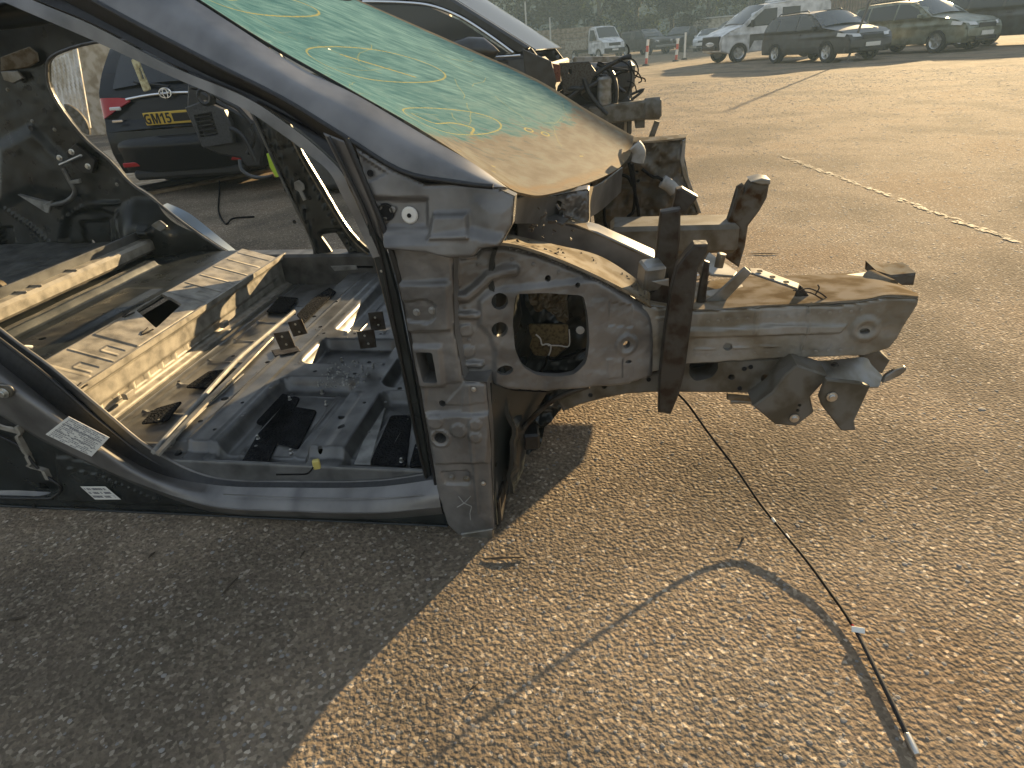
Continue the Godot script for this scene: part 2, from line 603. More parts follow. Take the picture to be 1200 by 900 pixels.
# ---------------------------------------------------------------- the yard's floor
func make_ground() -> void:
	var stones := noise_texture(FastNoiseLite.TYPE_CELLULAR, 0.11, 2048, [[0.0, Color(0.45, 0.425, 0.39)], [0.3, Color(0.50, 0.47, 0.43)], [0.6, Color(0.545, 0.51, 0.465)], [0.85, Color(0.585, 0.55, 0.50)], [0.95, Color(0.66, 0.63, 0.58)], [1.0, Color(0.8, 0.78, 0.74)]], 40, 1, FastNoiseLite.RETURN_CELL_VALUE)
	var cells := FastNoiseLite.new()
	cells.noise_type = FastNoiseLite.TYPE_CELLULAR
	cells.fractal_type = FastNoiseLite.FRACTAL_NONE
	cells.cellular_return_type = FastNoiseLite.RETURN_DISTANCE
	cells.frequency = 0.085
	cells.seed = 41
	var fine := FastNoiseLite.new()
	fine.noise_type = FastNoiseLite.TYPE_SIMPLEX_SMOOTH
	fine.frequency = 0.06
	fine.fractal_octaves = 3
	fine.seed = 42
	var c_img := cells.get_seamless_image(2048, 2048)
	var f_img := fine.get_seamless_image(2048, 2048)
	c_img.convert(Image.FORMAT_L8)
	f_img.convert(Image.FORMAT_L8)
	var c_data := c_img.get_data()
	var f_data := f_img.get_data()
	for k in c_data.size(): c_data[k] = int(0.45 * (255 - c_data[k]) + 0.55 * f_data[k])
	var lumps := ImageTexture.create_from_image(Image.create_from_data(2048, 2048, false, Image.FORMAT_L8, c_data))
	var worn := noise_texture(FastNoiseLite.TYPE_SIMPLEX_SMOOTH, 0.006, 1024, [[0.2, Color(0.78, 0.77, 0.76)], [0.4, Color(0.9, 0.88, 0.86)], [0.55, Color(1, 0.98, 0.96)], [0.8, Color(0.95, 0.9, 0.85)]], 44, 6)
	var m := StandardMaterial3D.new()
	m.resource_name = "asphalt"
	m.albedo_color = Color(0.965, 0.945, 0.91)
	m.albedo_texture = stones
	m.uv1_triplanar = true
	m.uv1_world_triplanar = true
	m.uv1_scale = Vector3.ONE * 0.6
	m.roughness = 0.95
	m.metallic_specular = 0.2
	m.heightmap_enabled = true
	m.heightmap_texture = lumps
	m.heightmap_scale = 0.5
	m.detail_enabled = true
	m.detail_albedo = worn
	m.detail_blend_mode = BaseMaterial3D.BLEND_MODE_MUL
	m.detail_uv_layer = BaseMaterial3D.DETAIL_UV_2
	m.uv2_triplanar = true
	m.uv2_world_triplanar = true
	m.uv2_scale = Vector3.ONE * 0.11
	M.asphalt = m
	var pm := PlaneMesh.new()
	pm.size = Vector2(520, 520)
	tag(obj("ground", pm, m), "rough brown-grey tarmac of the yard, coarse stone showing", "", "", "structure").position = Vector3(0, 0, -120)

	# loose and proud chippings of the worn surface, near the camera only
	var chip := Soup.new()
	var ring := PackedVector3Array()
	for k in 6: ring.append(Vector3(cos(TAU * k / 6) * (1.0 if k % 2 else 0.82), 0, sin(TAU * k / 6) * (0.8 if k % 3 else 1.0)))
	for k in 6:
		var a := ring[k]
		var b := ring[(k + 1) % 6]
		chip.quad(a + Vector3(0, -0.4, 0), a + Vector3(0, 0.2, 0), b + Vector3(0, 0.2, 0), b + Vector3(0, -0.4, 0))
		chip.quad(a + Vector3(0, 0.2, 0), a * 0.6 + Vector3(0, 0.5, 0), b * 0.6 + Vector3(0, 0.5, 0), b + Vector3(0, 0.2, 0))
		chip.tri(a * 0.6 + Vector3(0, 0.5, 0), Vector3(0.05, 0.58, 0), b * 0.6 + Vector3(0, 0.5, 0))
	var stone := StandardMaterial3D.new()
	stone.resource_name = "chipping"
	stone.vertex_color_use_as_albedo = true
	stone.roughness = 0.8
	stone.metallic_specular = 0.3
	var where := []
	var tint := []
	for i in 150000:
		var far := i > 8000
		var r := 1.8 + pow(rng.randf(), 1.3) * 17.0 if far else 0.45 + pow(rng.randf(), 1.2) * 3.0
		var a := rng.randf_range(-2.75, -0.55)
		var p := Vector3(0.364 + cos(a) * r * 1.0, 0, 1.18 + sin(a) * r)
		if far and rng.randf() > (r - 1.8) / 2.5: continue
		if p.z > 0.75 or (p.x < -0.1 and p.z < -0.25): continue
		var s := (0.0022 + pow(rng.randf(), 4.0) * 0.005) * (0.55 + 0.24 * r if far else 1.0)
		if rng.randf() < 0.004: s *= 1.7
		var b := Basis(Vector3.UP, rng.randf() * TAU) * Basis(Vector3.RIGHT, rng.randf_range(-0.25, 0.25))
		p.y = rng.randf_range(-0.0012, 0.0002)
		where.append(Transform3D(b.scaled(Vector3(s, s * rng.randf_range(0.35, 0.6) * (0.7 if far else 1.0), s)), p))
		var g := rng.randf_range(0.16, 0.25) * (1.4 if rng.randf() < 0.03 else 1.0)
		tint.append(Color(g * 1.04, g * 0.97, g * 0.88))
	var mm := MultiMesh.new()
	mm.transform_format = MultiMesh.TRANSFORM_3D
	mm.use_colors = true
	mm.mesh = chip.mesh(20)
	mm.instance_count = where.size()
	for i in where.size():
		mm.set_instance_transform(i, where[i])
		mm.set_instance_color(i, tint[i])
	var node := MultiMeshInstance3D.new()
	node.name = "tarmac_chippings"
	node.multimesh = mm
	node.material_override = stone
	add_child(node)
	tag(node, "small stone chippings standing proud of the worn tarmac", "stones", "", "stuff")

# ---------------------------------------------------------------- the scene
func _ready() -> void:
	rng.seed = 7
	rough_noise = FastNoiseLite.new()
	rough_noise.seed = 9
	rough_noise.frequency = 1.0
	rough_noise.fractal_octaves = 3

	var camera := Camera3D.new()
	camera.name = "camera"
	camera.transform = Transform3D(Vector3(0.98585,-0.07411,-0.15037), Vector3(-0.0055,0.8822,-0.47084), Vector3(0.16755,0.465,0.86931), Vector3(0.36361,1.06224,1.17898))
	camera.fov = 62.61
	camera.near = 0.02
	camera.far = 600.0
	add_child(camera)
	camera.current = true

	var env := Environment.new()
	env.background_mode = Environment.BG_SKY
	var sky := ProceduralSkyMaterial.new()
	sky.sky_top_color = Color(0.59, 0.64, 0.71)
	sky.sky_horizon_color = Color(0.72, 0.73, 0.74)
	sky.sky_curve = 0.18
	sky.ground_bottom_color = Color(0.3, 0.28, 0.25)
	sky.ground_horizon_color = Color(0.5, 0.47, 0.42)
	sky.sun_angle_max = 16.0
	env.sky = Sky.new()
	env.sky.sky_material = sky
	env.background_energy_multiplier = 0.4
	env.tonemap_mode = Environment.TONE_MAPPER_LINEAR
	env.tonemap_exposure = 3.7
	env.sdfgi_enabled = true
	env.ssao_enabled = true
	env.ssil_enabled = true
	env.fog_enabled = true
	env.fog_density = 0.0028
	env.fog_light_color = Color(0.80, 0.92, 0.98)
	var world := WorldEnvironment.new()
	world.name = "world"
	world.environment = env
	add_child(world)

	var sun := DirectionalLight3D.new()
	sun.name = "sun"
	sun.light_energy = 1.6
	sun.light_color = Color(1.0, 0.87, 0.66)
	sun.light_angular_distance = 0.55
	sun.shadow_enabled = true
	add_child(sun)
	sun.look_at_from_position(Vector3(42.9, 21.98, -87.6), Vector3.ZERO)

	make_materials()
	make_ground()
	make_background()
	make_far_vehicles()
	make_near_wrecks()
	make_shell()
	make_small_things()

# ---------------------------------------------------------------- the stripped body shell in front
func bolt(parent: Node, called: String, t: Transform3D, r: float, m: Material, h := -1.0) -> void:
	if h < 0: h = r * 0.7
	obj(called, Soup.new().lathe(t, q2([0, h, r * 0.55, h, r * 0.62, h * 0.85, r * 0.62, h * 0.35, r * 0.95, h * 0.25, r, 0]), 12).mesh(25), m, parent)

func hole_disc(parent: Node, called: String, t: Transform3D, r: float, m: Material = null) -> void:      # a blind hole: a dished dark cup with a rolled rim
	obj(called, Soup.new().lathe(t, q2([0, 0.0008, r * 0.86, 0.0008, r * 0.95, 0.0016, r * 1.05, 0.0014, r * 1.12, 0]), 14).mesh(50), m if m else M.hole_dark, parent)

func make_shell() -> void:
	var shell := thing("car_shell", "stripped dark grey car body shell with cracked windscreen, doorless, filling the foreground", "car shell", Transform3D(Vector3(0.99982,-0.01874,-0.00024), Vector3(0.01875,0.99978,0.00948), Vector3(0.00006,-0.00949,0.99996), Vector3.ZERO))
	shell_side(shell)
	shell_floor(shell)
	shell_far_side(shell)
	shell_front(shell)
	shell_windscreen(shell)

func shell_side(shell: Node3D) -> void:
	# front pillar skin, from the mirror corner up to the roof
	var edge := q3([.136,.819,-.1,.056,.875,-.11,-.035,.923,-.13,-.179,1,-.17,-.309,1.059,-.2,-.452,1.142,-.24,-.614,1.238,-.28,-.785,1.344,-.32,-1.043,1.494,-.36])
	var crown := q3([.13,.835,-.06,.048,.867,-.062,-.045,.904,-.07,-.173,.973,-.1,-.298,1.036,-.13,-.452,1.112,-.17,-.623,1.203,-.21,-.808,1.304,-.255,-1.05,1.442,-.3])
	var lower := q3([.109,.839,-.045,.03,.85,-.045,-.07,.872,-.05,-.187,.94,-.07,-.31,1.008,-.1,-.476,1.083,-.14,-.667,1.173,-.185,-.862,1.271,-.23,-1.115,1.393,-.275])
	obj("front_pillar", patch([edge, crown, lower], 60, 14, 0.008), M.paint, shell)
	var gut := q3([.07,.823,-.085,-.025,.831,-.085,-.117,.859,-.09,-.218,.918,-.1,-.343,.993,-.13,-.515,1.063,-.17,-.711,1.155,-.215,-.914,1.252,-.26,-1.165,1.375,-.3])
	var flange_top := q3([-.139,.705,-.05,-.164,.777,-.06,-.184,.833,-.065,-.2,.873,-.07,-.246,.916,-.085,-.304,.958,-.1,-.4,1.013,-.125,-.571,1.076,-.165,-.748,1.159,-.205,-.9,1.216,-.235,-1.108,1.302,-.28])
	var flange_low := q3([-.155,.701,-.05,-.181,.77,-.06,-.204,.825,-.065,-.223,.869,-.07,-.264,.901,-.085,-.321,.941,-.1,-.418,.997,-.125,-.586,1.061,-.165,-.763,1.134,-.205,-.959,1.212,-.235,-1.159,1.29,-.28])
	var inner_top := q3([-.204,.876,-.085,-.25,.918,-.098,-.307,.96,-.112,-.404,1.016,-.137,-.576,1.079,-.177,-.755,1.162,-.217,-.907,1.22,-.247,-1.118,1.307,-.292])
	obj("door_gutter", patch([lower, gut], 60, 4, 0.004), M.seal_black, shell)
	obj("gutter_wall", patch([q3([-.02,.835,-.085,-.06,.85,-.085,-.11,.87,-.09,-.155,.89,-.1,-.3,.98,-.13,-.46,1.06,-.17,-.64,1.14,-.21,-.84,1.23,-.26]), inner_top], 50, 3, 0.004), M.seal_black, shell)
	obj("door_flange", patch([flange_top, flange_low], 60, 2, 0.004, true), M.paint, shell)
	var fm := curve3(flange_top, 4)
	var fl := curve3(flange_low, 4)
	for i in range(2, fm.size() - 2, 3):
		var c := fm[i].lerp(fl[i], 0.5)
		bolt(shell, "spot_weld", flat(c + Vector3(0, 0, 0.001), fm[i + 1] - fm[i], Vector3(0, 1, -0.05)), 0.0055, M.paint, 0.0012)
	# black rubber round the door opening and along the pillar
	var s := Soup.new()
	s.tube(curve3(lower, 4), 0.0055, 8)
	obj("pillar_seal", s.mesh(60), M.seal_black, shell)
	s = Soup.new()
	s.tube(curve3(q3([-.164,.936,-.035,-.149,.885,-.035,-.131,.818,-.035,-.115,.753,-.035,-.099,.645,-.035,-.092,.48,-.035,-.088,.279,-.035,-.083,.101,-.035]), 4), 0.0062, 8)
	obj("door_seal", s.mesh(60), M.seal_black, shell)
	s = Soup.new()
	s.tube(curve3(q3([-.205,.94,-.05,-.179,.868,-.05,-.154,.79,-.05,-.139,.705,-.05,-.134,.567,-.05,-.127,.403,-.05,-.119,.213,-.05,-.109,.104,-.05]), 4), 0.004, 8)
	obj("door_seal", s.mesh(60), M.seal_black, shell)
	obj("quarter_panel", plate(facing_z(-.058), q2([-.219,.946,-.178,.929,-.159,.881,-.14,.813,-.132,.729,-.142,.706,-.163,.777,-.181,.836,-.197,.882]), 0.006, 0.002), M.paint, shell)
	# strip between the opening and the hinge pillar, with its spot welds
	obj("pillar_return", plate(facing_z(-.052), q2([-.158,.772,-.13,.731,-.116,.62,-.108,.457,-.103,.257,-.099,.098,-.117,.097,-.129,.273,-.136,.456,-.148,.61,-.157,.704]), 0.01, 0.002), M.inner_dark, shell)
	for p in q3([-.143,.672,-.05,-.135,.611,-.05,-.134,.541,-.05,-.131,.457,-.05,-.125,.376,-.05,-.122,.287,-.05]): bolt(shell, "spot_weld", flat(p, Vector3.RIGHT, Vector3.UP), 0.003, M.bolt_metal, 0.001)

	# mirror corner: stepped pressing with a boxed hump
	var t := Transform3D(Vector3(1,0,0), Vector3(0,0.99875,-0.04994), Vector3(-0,0.04994,0.99875), Vector3(0,0,-0))
	var corner := q2([-.159,.92,-.092,.878,-.024,.847,.047,.848,.108,.841,.15,.822,.144,.771,.122,.735,.082,.73,.067,.713,.018,.71,-.025,.723,-.112,.731,-.121,.759,-.14,.833])
	obj("mirror_corner", stamp(t, corner, [
		["slope", q2([.046,.833])[0], Vector2(0, 1), -0.12],
		["poly", q2([-.145,.826,-.023,.82,-.026,.767,-.14,.766]), 0.007, -0.014],
		["poly", q2([-.13,.747,-.026,.749,.067,.759,.124,.748,.122,.708,-.144,.71]), 0.012, 0.02],
		["poly", q2([-.009,.794,.058,.794,.06,.751,-.021,.749]), 0.006, 0.016],
		["poly", q2([.078,.814,.144,.806,.136,.771,.117,.741,.09,.739]), 0.02, 0.008],
		["poly", q2([-.153,.906,-.099,.871,-.144,.855]), 0.003, -0.006],
		["lip", 0.006, -0.006], ["dents", 0.06, 0.001]], 0.0045, [], 0.03), M.shell_primer, shell)
	var at := func(p: Vector2, h := 0.001) -> Transform3D: return Transform3D(t.basis, t * Vector3(p.x, p.y, h))
	hole_disc(shell, "mirror_hole", at.call(q2([-.132,.872])[0], -0.004), 0.006)
	obj("speaker_hole", Soup.new().lathe(at.call(q2([-.112,.797])[0], -0.006), q2([0, 0.001, 0.012, 0.001, 0.013, 0.004, 0.017, 0.004, 0.018, 0]), 16).mesh(30), M.hole_dark, shell)
	s = Soup.new()
	for k in 3: slab(s, at.call(q2([-.112,.797])[0], -0.002), curve2(disc(Vector2(cos(k * 2.1 + 0.3), sin(k * 2.1 + 0.3)) * 0.016, 0.0065, 6), 3), 0.004, 0.001)
	obj("mirror_clip", s.mesh(), M.bracket_metal, shell)
	obj("white_grommet", Soup.new().lathe(at.call(q2([-.063,.79])[0], -0.006), q2([0.003, 0.001, 0.004, 0.004, 0.014, 0.004, 0.0165, 0.002, 0.017, 0]), 18).mesh(30), M.tape_white, shell)
	hole_disc(shell, "grommet_hole", at.call(q2([-.063,.79])[0], -0.0015), 0.004)
	bolt(shell, "bolt", at.call(q2([.12,.789])[0], 0.006), 0.006, M.shell_primer)

	# hinge pillar
	var post := q2([-.113,.734,-.025,.725,.018,.71,.006,.543,.017,.429,.068,.426,.069,.316,.063,.128,.062,.021,-.025,-.013,-.059,.028,-.074,.115,-.081,.288,-.089,.472,-.098,.628])
	var win := fillet(q2([-.082,.501,-.044,.501,-.04,.427,-.073,.429]), 0.006)
	obj("hinge_pillar", stamp(t, post, [
		["poly", fillet(q2([-.112,.654,.007,.657,.001,.551,-.103,.546]), 0.01), 0.006, 0.012],
		["poly", fillet(q2([-.102,.615,-.046,.621,-.025,.61,-.03,.578,-.046,.568,-.1,.575]), 0.006), 0.003, -0.006],
		["poly", fillet(q2([-.092,.513,-.025,.515,-.027,.415,-.085,.414]), 0.008), 0.006, 0.010],
		["poly", q2([-.08,.347,.004,.354,.021,.429,-.068,.416]), 0.004, -0.004],
		["poly", q2([-.07,.213,.058,.222,.073,.352,-.077,.342]), 0.005, 0.009],
		["poly", fillet(q2([-.06,.187,.007,.196,.016,.175,.008,.155,-.051,.154]), 0.005), 0.003, -0.005],
		["poly", q2([-.034,.368,.02,.427,.076,.428,.073,.382,.016,.371]), 0.003, 0.003],
		["pad", q2([-.056,.33])[0], Vector2(.018, .018), 0.018, 0.003, 0.005], ["pad", q2([-.003,.309])[0], Vector2(.018, .018), 0.018, 0.003, 0.005],
		["pad", q2([.038,.326])[0], Vector2(.014, .014), 0.014, 0.003, 0.004], ["pad", q2([.035,.293])[0], Vector2(.014, .014), 0.014, 0.003, 0.004],
		["ring", q2([-.048,.287])[0], 0.021, 0.006, 0.004], ["bead", q2([.029,.524,.023,.075]), 0.006, 0.002],
		["lip", 0.008, -0.008], ["dents", 0.05, 0.0016]], 0.0045, [win, disc(q2([-.048,.287])[0], 0.0145, 14), disc(q2([-.038,.37])[0], 0.0085, 12)], 0.06), M.shell_primer, shell)
	obj("pillar_back", plate(facing_z(-.12), q2([-.12,.683,.023,.681,.025,.368,.027,-.022,-.086,-.09,-.118,.242]), 0.01), M.inner_dark, shell)
	for p in q2([-.069,.591,-.035,.595,-.032,.177,.004,.176]):
		bolt(shell, "hinge_bolt", at.call(p, 0.006), 0.0085, M.bracket_metal)
	for p in q2([.044,.164,.04,.413]): bolt(shell, "bolt", at.call(p, 0.006), 0.006, M.bolt_metal)
	s = Soup.new()
	for l in [q2([-.027,.09,-.007,.104,.01,.125]), q2([-.02,.123,-.009,.104,.01,.095]), q2([.01,.095,.004,.074,.004,.053])]:
		for i in l.size() - 1:
			var a := t * Vector3(l[i].x, l[i].y, 0.0055)
			var b := t * Vector3(l[i + 1].x, l[i + 1].y, 0.0055)
			s.bar(a, b, 0.002, 0.0015, t.basis.z, 0.0004)
	obj("paint_pen_mark", s.mesh(), M.mastic, shell)
	obj("jacking_foot", plate(facing_z(.004), q2([-.025,.007,.059,.03,.055,-.003,-.02,-.015]), 0.03), M.bracket_metal, shell)

	# sill, foot of the centre pillar and the rear door opening
	var top := q3([-1.42,.697,-.05,-1.199,.433,-.05,-1.109,.32,-.05,-1.008,.207,-.05,-.885,.112,-.05,-.709,.081,-.045,-.487,.085,-.045,-.25,.102,-.045,-.084,.136,-.045])
	var mid := q3([-1.395,.64,0,-1.159,.414,0,-1.065,.323,0,-.964,.221,0,-.86,.13,-.006,-.695,.066,-.014,-.478,.067,-.016,-.243,.082,-.016,-.072,.116,-.014])
	var low := q3([-1.495,.511,-.012,-1.222,.315,-.012,-1.13,.24,-.012,-1.007,.172,-.006,-.881,.114,0,-.696,.051,0,-.474,.049,0,-.241,.06,0,-.069,.086,-.005])
	var under := q3([-1.563,.478,-.05,-1.279,.277,-.05,-1.186,.202,-.05,-1.068,.126,-.05,-.936,.064,-.045,-.738,.002,-.035,-.504,-.002,-.035,-.262,.009,-.035,-.075,.043,-.03])
	obj("sill_skin", patch([top, mid, low], 70, 16, 0.004), M.paint, shell)
	obj("sill_skin_return", patch([low, under], 70, 3, 0.003), M.paint, shell)
	var rebate := q3([-1.399,.788,-.08,-1.185,.517,-.08,-1.086,.412,-.08,-.983,.291,-.075,-.874,.169,-.07,-.716,.093,-.062,-.493,.093,-.06,-.254,.11,-.06,-.1,.142,-.06])
	obj("door_rebate", patch([rebate, top], 60, 4, 0.004), M.seal_black, shell)
	s = Soup.new()
	s.tube(curve3(rebate, 4), 0.0045, 8)
	obj("rebate_flange", s.mesh(60), M.shell_primer, shell)
	s = Soup.new()
	s.tube(curve3(q3([-1.327,.668,-.06,-1.175,.498,-.06,-1.079,.388,-.06,-.985,.258,-.06,-.877,.14,-.06,-.718,.083,-.06,-.494,.087,-.06,-.255,.104,-.06,-.101,.137,-.06]), 4), 0.005, 8)
	obj("door_seal", s.mesh(60), M.seal_black, shell)
	obj("sill_crease", Soup.new().tube(curve3(q3([-.656,.084,-.008,-.47,.084,-.009,-.238,.096,-.009,-.113,.116,-.007]), 4), 0.0016, 6).mesh(60), M.paint, shell)
	var base := q2([-1.513,.524,-1.251,.301,-1.158,.225,-1.039,.15,-.917,.085,-.724,.028,-.496,.025,-.257,.036,-.067,.071,-.07,-.002,-.605,-.012,-1.419,-.025,-1.879,-.035])
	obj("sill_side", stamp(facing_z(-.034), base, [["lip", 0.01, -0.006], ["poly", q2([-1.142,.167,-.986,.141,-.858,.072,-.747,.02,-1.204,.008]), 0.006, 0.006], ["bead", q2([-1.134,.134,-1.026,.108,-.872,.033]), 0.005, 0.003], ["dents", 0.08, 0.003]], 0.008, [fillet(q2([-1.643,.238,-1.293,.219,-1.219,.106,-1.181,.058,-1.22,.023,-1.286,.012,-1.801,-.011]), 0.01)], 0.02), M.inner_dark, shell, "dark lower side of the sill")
	obj("rear_opening_edge", Soup.new().tube(curve3(q3([-1.623,.251,-.024,-1.278,.229,-.024,-1.206,.114,-.024,-1.167,.064,-.024,-1.208,.028,-.024,-1.274,.018,-.024,-1.785,-.005,-.024]), 4), 0.004, 8).mesh(60), M.seal_black, shell)
	obj("rear_sill", patch([q3([-1.84,.034,-.09,-1.426,.069,-.09,-1.336,.077,-.09,-1.273,.04,-.09]), q3([-1.83,-.007,-.06,-1.42,.024,-.06,-1.331,.029,-.06,-1.243,.022,-.06]), q3([-1.824,-.037,-.04,-1.414,-.004,-.04,-1.325,.002,-.04,-1.241,.013,-.04])], 20, 8, 0.004), M.paint, shell)
	var pinch := q2([-1.872,-.032,-1.413,-.021,-.601,-.008,-.069,.002,-.037,-.042,-.615,-.057,-1.432,-.057,-1.896,-.07])
	obj("pinch_weld", plate(facing_z(-.028), pinch, 0.006, 0.0015), M.inner_dark, shell)
	for k in [.06, .16, .27, .41, .55, .69, .87, .96]:
		hole_disc(shell, "drain_hole", flat(Vector3(lerp(-1.375, -.05, k), lerp(-.018, .05, k), -.027), Vector3.RIGHT, Vector3.UP), 0.006)
	obj("sill_core", plate(facing_z(-.05), q2([-1.586,.443,-1.305,.227,-.985,.043,-.082,.006,-.083,-.04,-1.463,-.08,-1.936,-.093]), 0.012), M.inner_dark, shell)
	# white data stickers on the centre pillar's foot
	sticker(shell, "data_sticker", facing_z(.001), q2([-.998,.321,-.907,.262,-.984,.2,-1.091,.264]), 15)
	sticker(shell, "small_sticker", facing_z(-.03), q2([-1.099,.072,-1.02,.077,-.989,.034,-1.071,.029]), 3)
	var b := facing_z(0.0)
	var bp: Vector2 = q2([-1.154,.388])[0]
	obj("belt_anchor", plate(Transform3D(b.basis, b * Vector3(bp.x, bp.y, 0.012)), fillet(q2([-.05, .0, -.01, .022, .03, .018, .035, .005, .015, -.018, -.05, -.02]), 0.01), 0.004), M.bracket_metal, shell)
	bolt(shell, "belt_bolt", Transform3D(b.basis, b * Vector3(bp.x + 0.005, bp.y - 0.002, 0.013)), 0.014, M.bolt_metal)
	# roof, its side rails and the upper part of the near centre pillar, all outside or at the rim of the frame
	obj("roof", patch([q3([-.72, 1.29, -.34, -1.4, 1.36, -.34, -2.1, 1.34, -.35, -2.75, 1.24, -.36]), q3([-.62, 1.33, -.83, -1.4, 1.41, -.83, -2.1, 1.39, -.83, -2.78, 1.28, -.83]), q3([-.72, 1.29, -1.32, -1.4, 1.36, -1.32, -2.1, 1.34, -1.31, -2.75, 1.24, -1.3])], 24, 16, 0.02), M.paint, shell)
	obj("roof_rail", Soup.new().tube(q3([-.8, 1.25, -.27, -1.4, 1.30, -.3, -2.1, 1.28, -.31, -2.75, 1.18, -.32]), 0.045, 10).mesh(60), M.paint, shell)
	obj("roof_rail", Soup.new().tube(q3([.1, .72, -1.46, -.2, .92, -1.44, -.5, 1.09, -1.4, -.82, 1.22, -1.37, -1.05, 1.28, -1.35, -1.4, 1.3, -1.34, -2.1, 1.28, -1.34, -2.75, 1.18, -1.34]), 0.05, 10).mesh(60), M.inner_dark, shell)
	obj("centre_pillar", Soup.new().loft([post_ring(-1.36, .52, -.035, .10, .06), post_ring(-1.4, .8, -.06, .09, .05), post_ring(-1.5, 1.27, -.27, .07, .05)]).mesh(40), M.paint, shell)

func post_ring(x: float, y: float, z: float, w: float, d: float) -> PackedVector3Array:
	return PackedVector3Array([Vector3(x - w, y, z), Vector3(x + w, y, z), Vector3(x + w * 0.8, y, z - d), Vector3(x - w * 0.8, y, z - d)])

func sticker(parent: Node, called: String, t: Transform3D, corners: PackedVector2Array, lines: int) -> void:
	t = Transform3D(t.basis, t.origin + t.basis.z * 0.009)
	var o := obj(called, plate(t, corners, 0.0012, 0.0003), M.tape_white, parent, "white printed sticker")
	var s := Soup.new()
	var a := corners[0]
	var b := corners[1]
	var c := corners[2]
	var d := corners[3]
	var put := func(u: float, v: float) -> Vector3:
		var p := a.lerp(b, u).lerp(d.lerp(c, u), v)
		return t * Vector3(p.x, p.y, 0.0004)
	for i in lines:
		var v := (i + 0.6) / (lines + 0.4)
		var u := 0.06
		while u < 0.9:
			var w: float = min(rng.randf_range(0.012, 0.06), 0.94 - u)
			s.quad(put.call(u, v + 0.25 / lines), put.call(u + w, v + 0.25 / lines), put.call(u + w, v - 0.2 / lines), put.call(u, v - 0.2 / lines))
			u += w + (rng.randf_range(0.008, 0.014) if rng.randf() < 0.8 else rng.randf_range(0.04, 0.16))
	for v in [0.33, 0.66]: s.quad(put.call(0.04, v + 0.008), put.call(0.96, v + 0.008), put.call(0.96, v - 0.008), put.call(0.04, v - 0.008))
	obj("print", s.mesh(), M.print_grey, o)

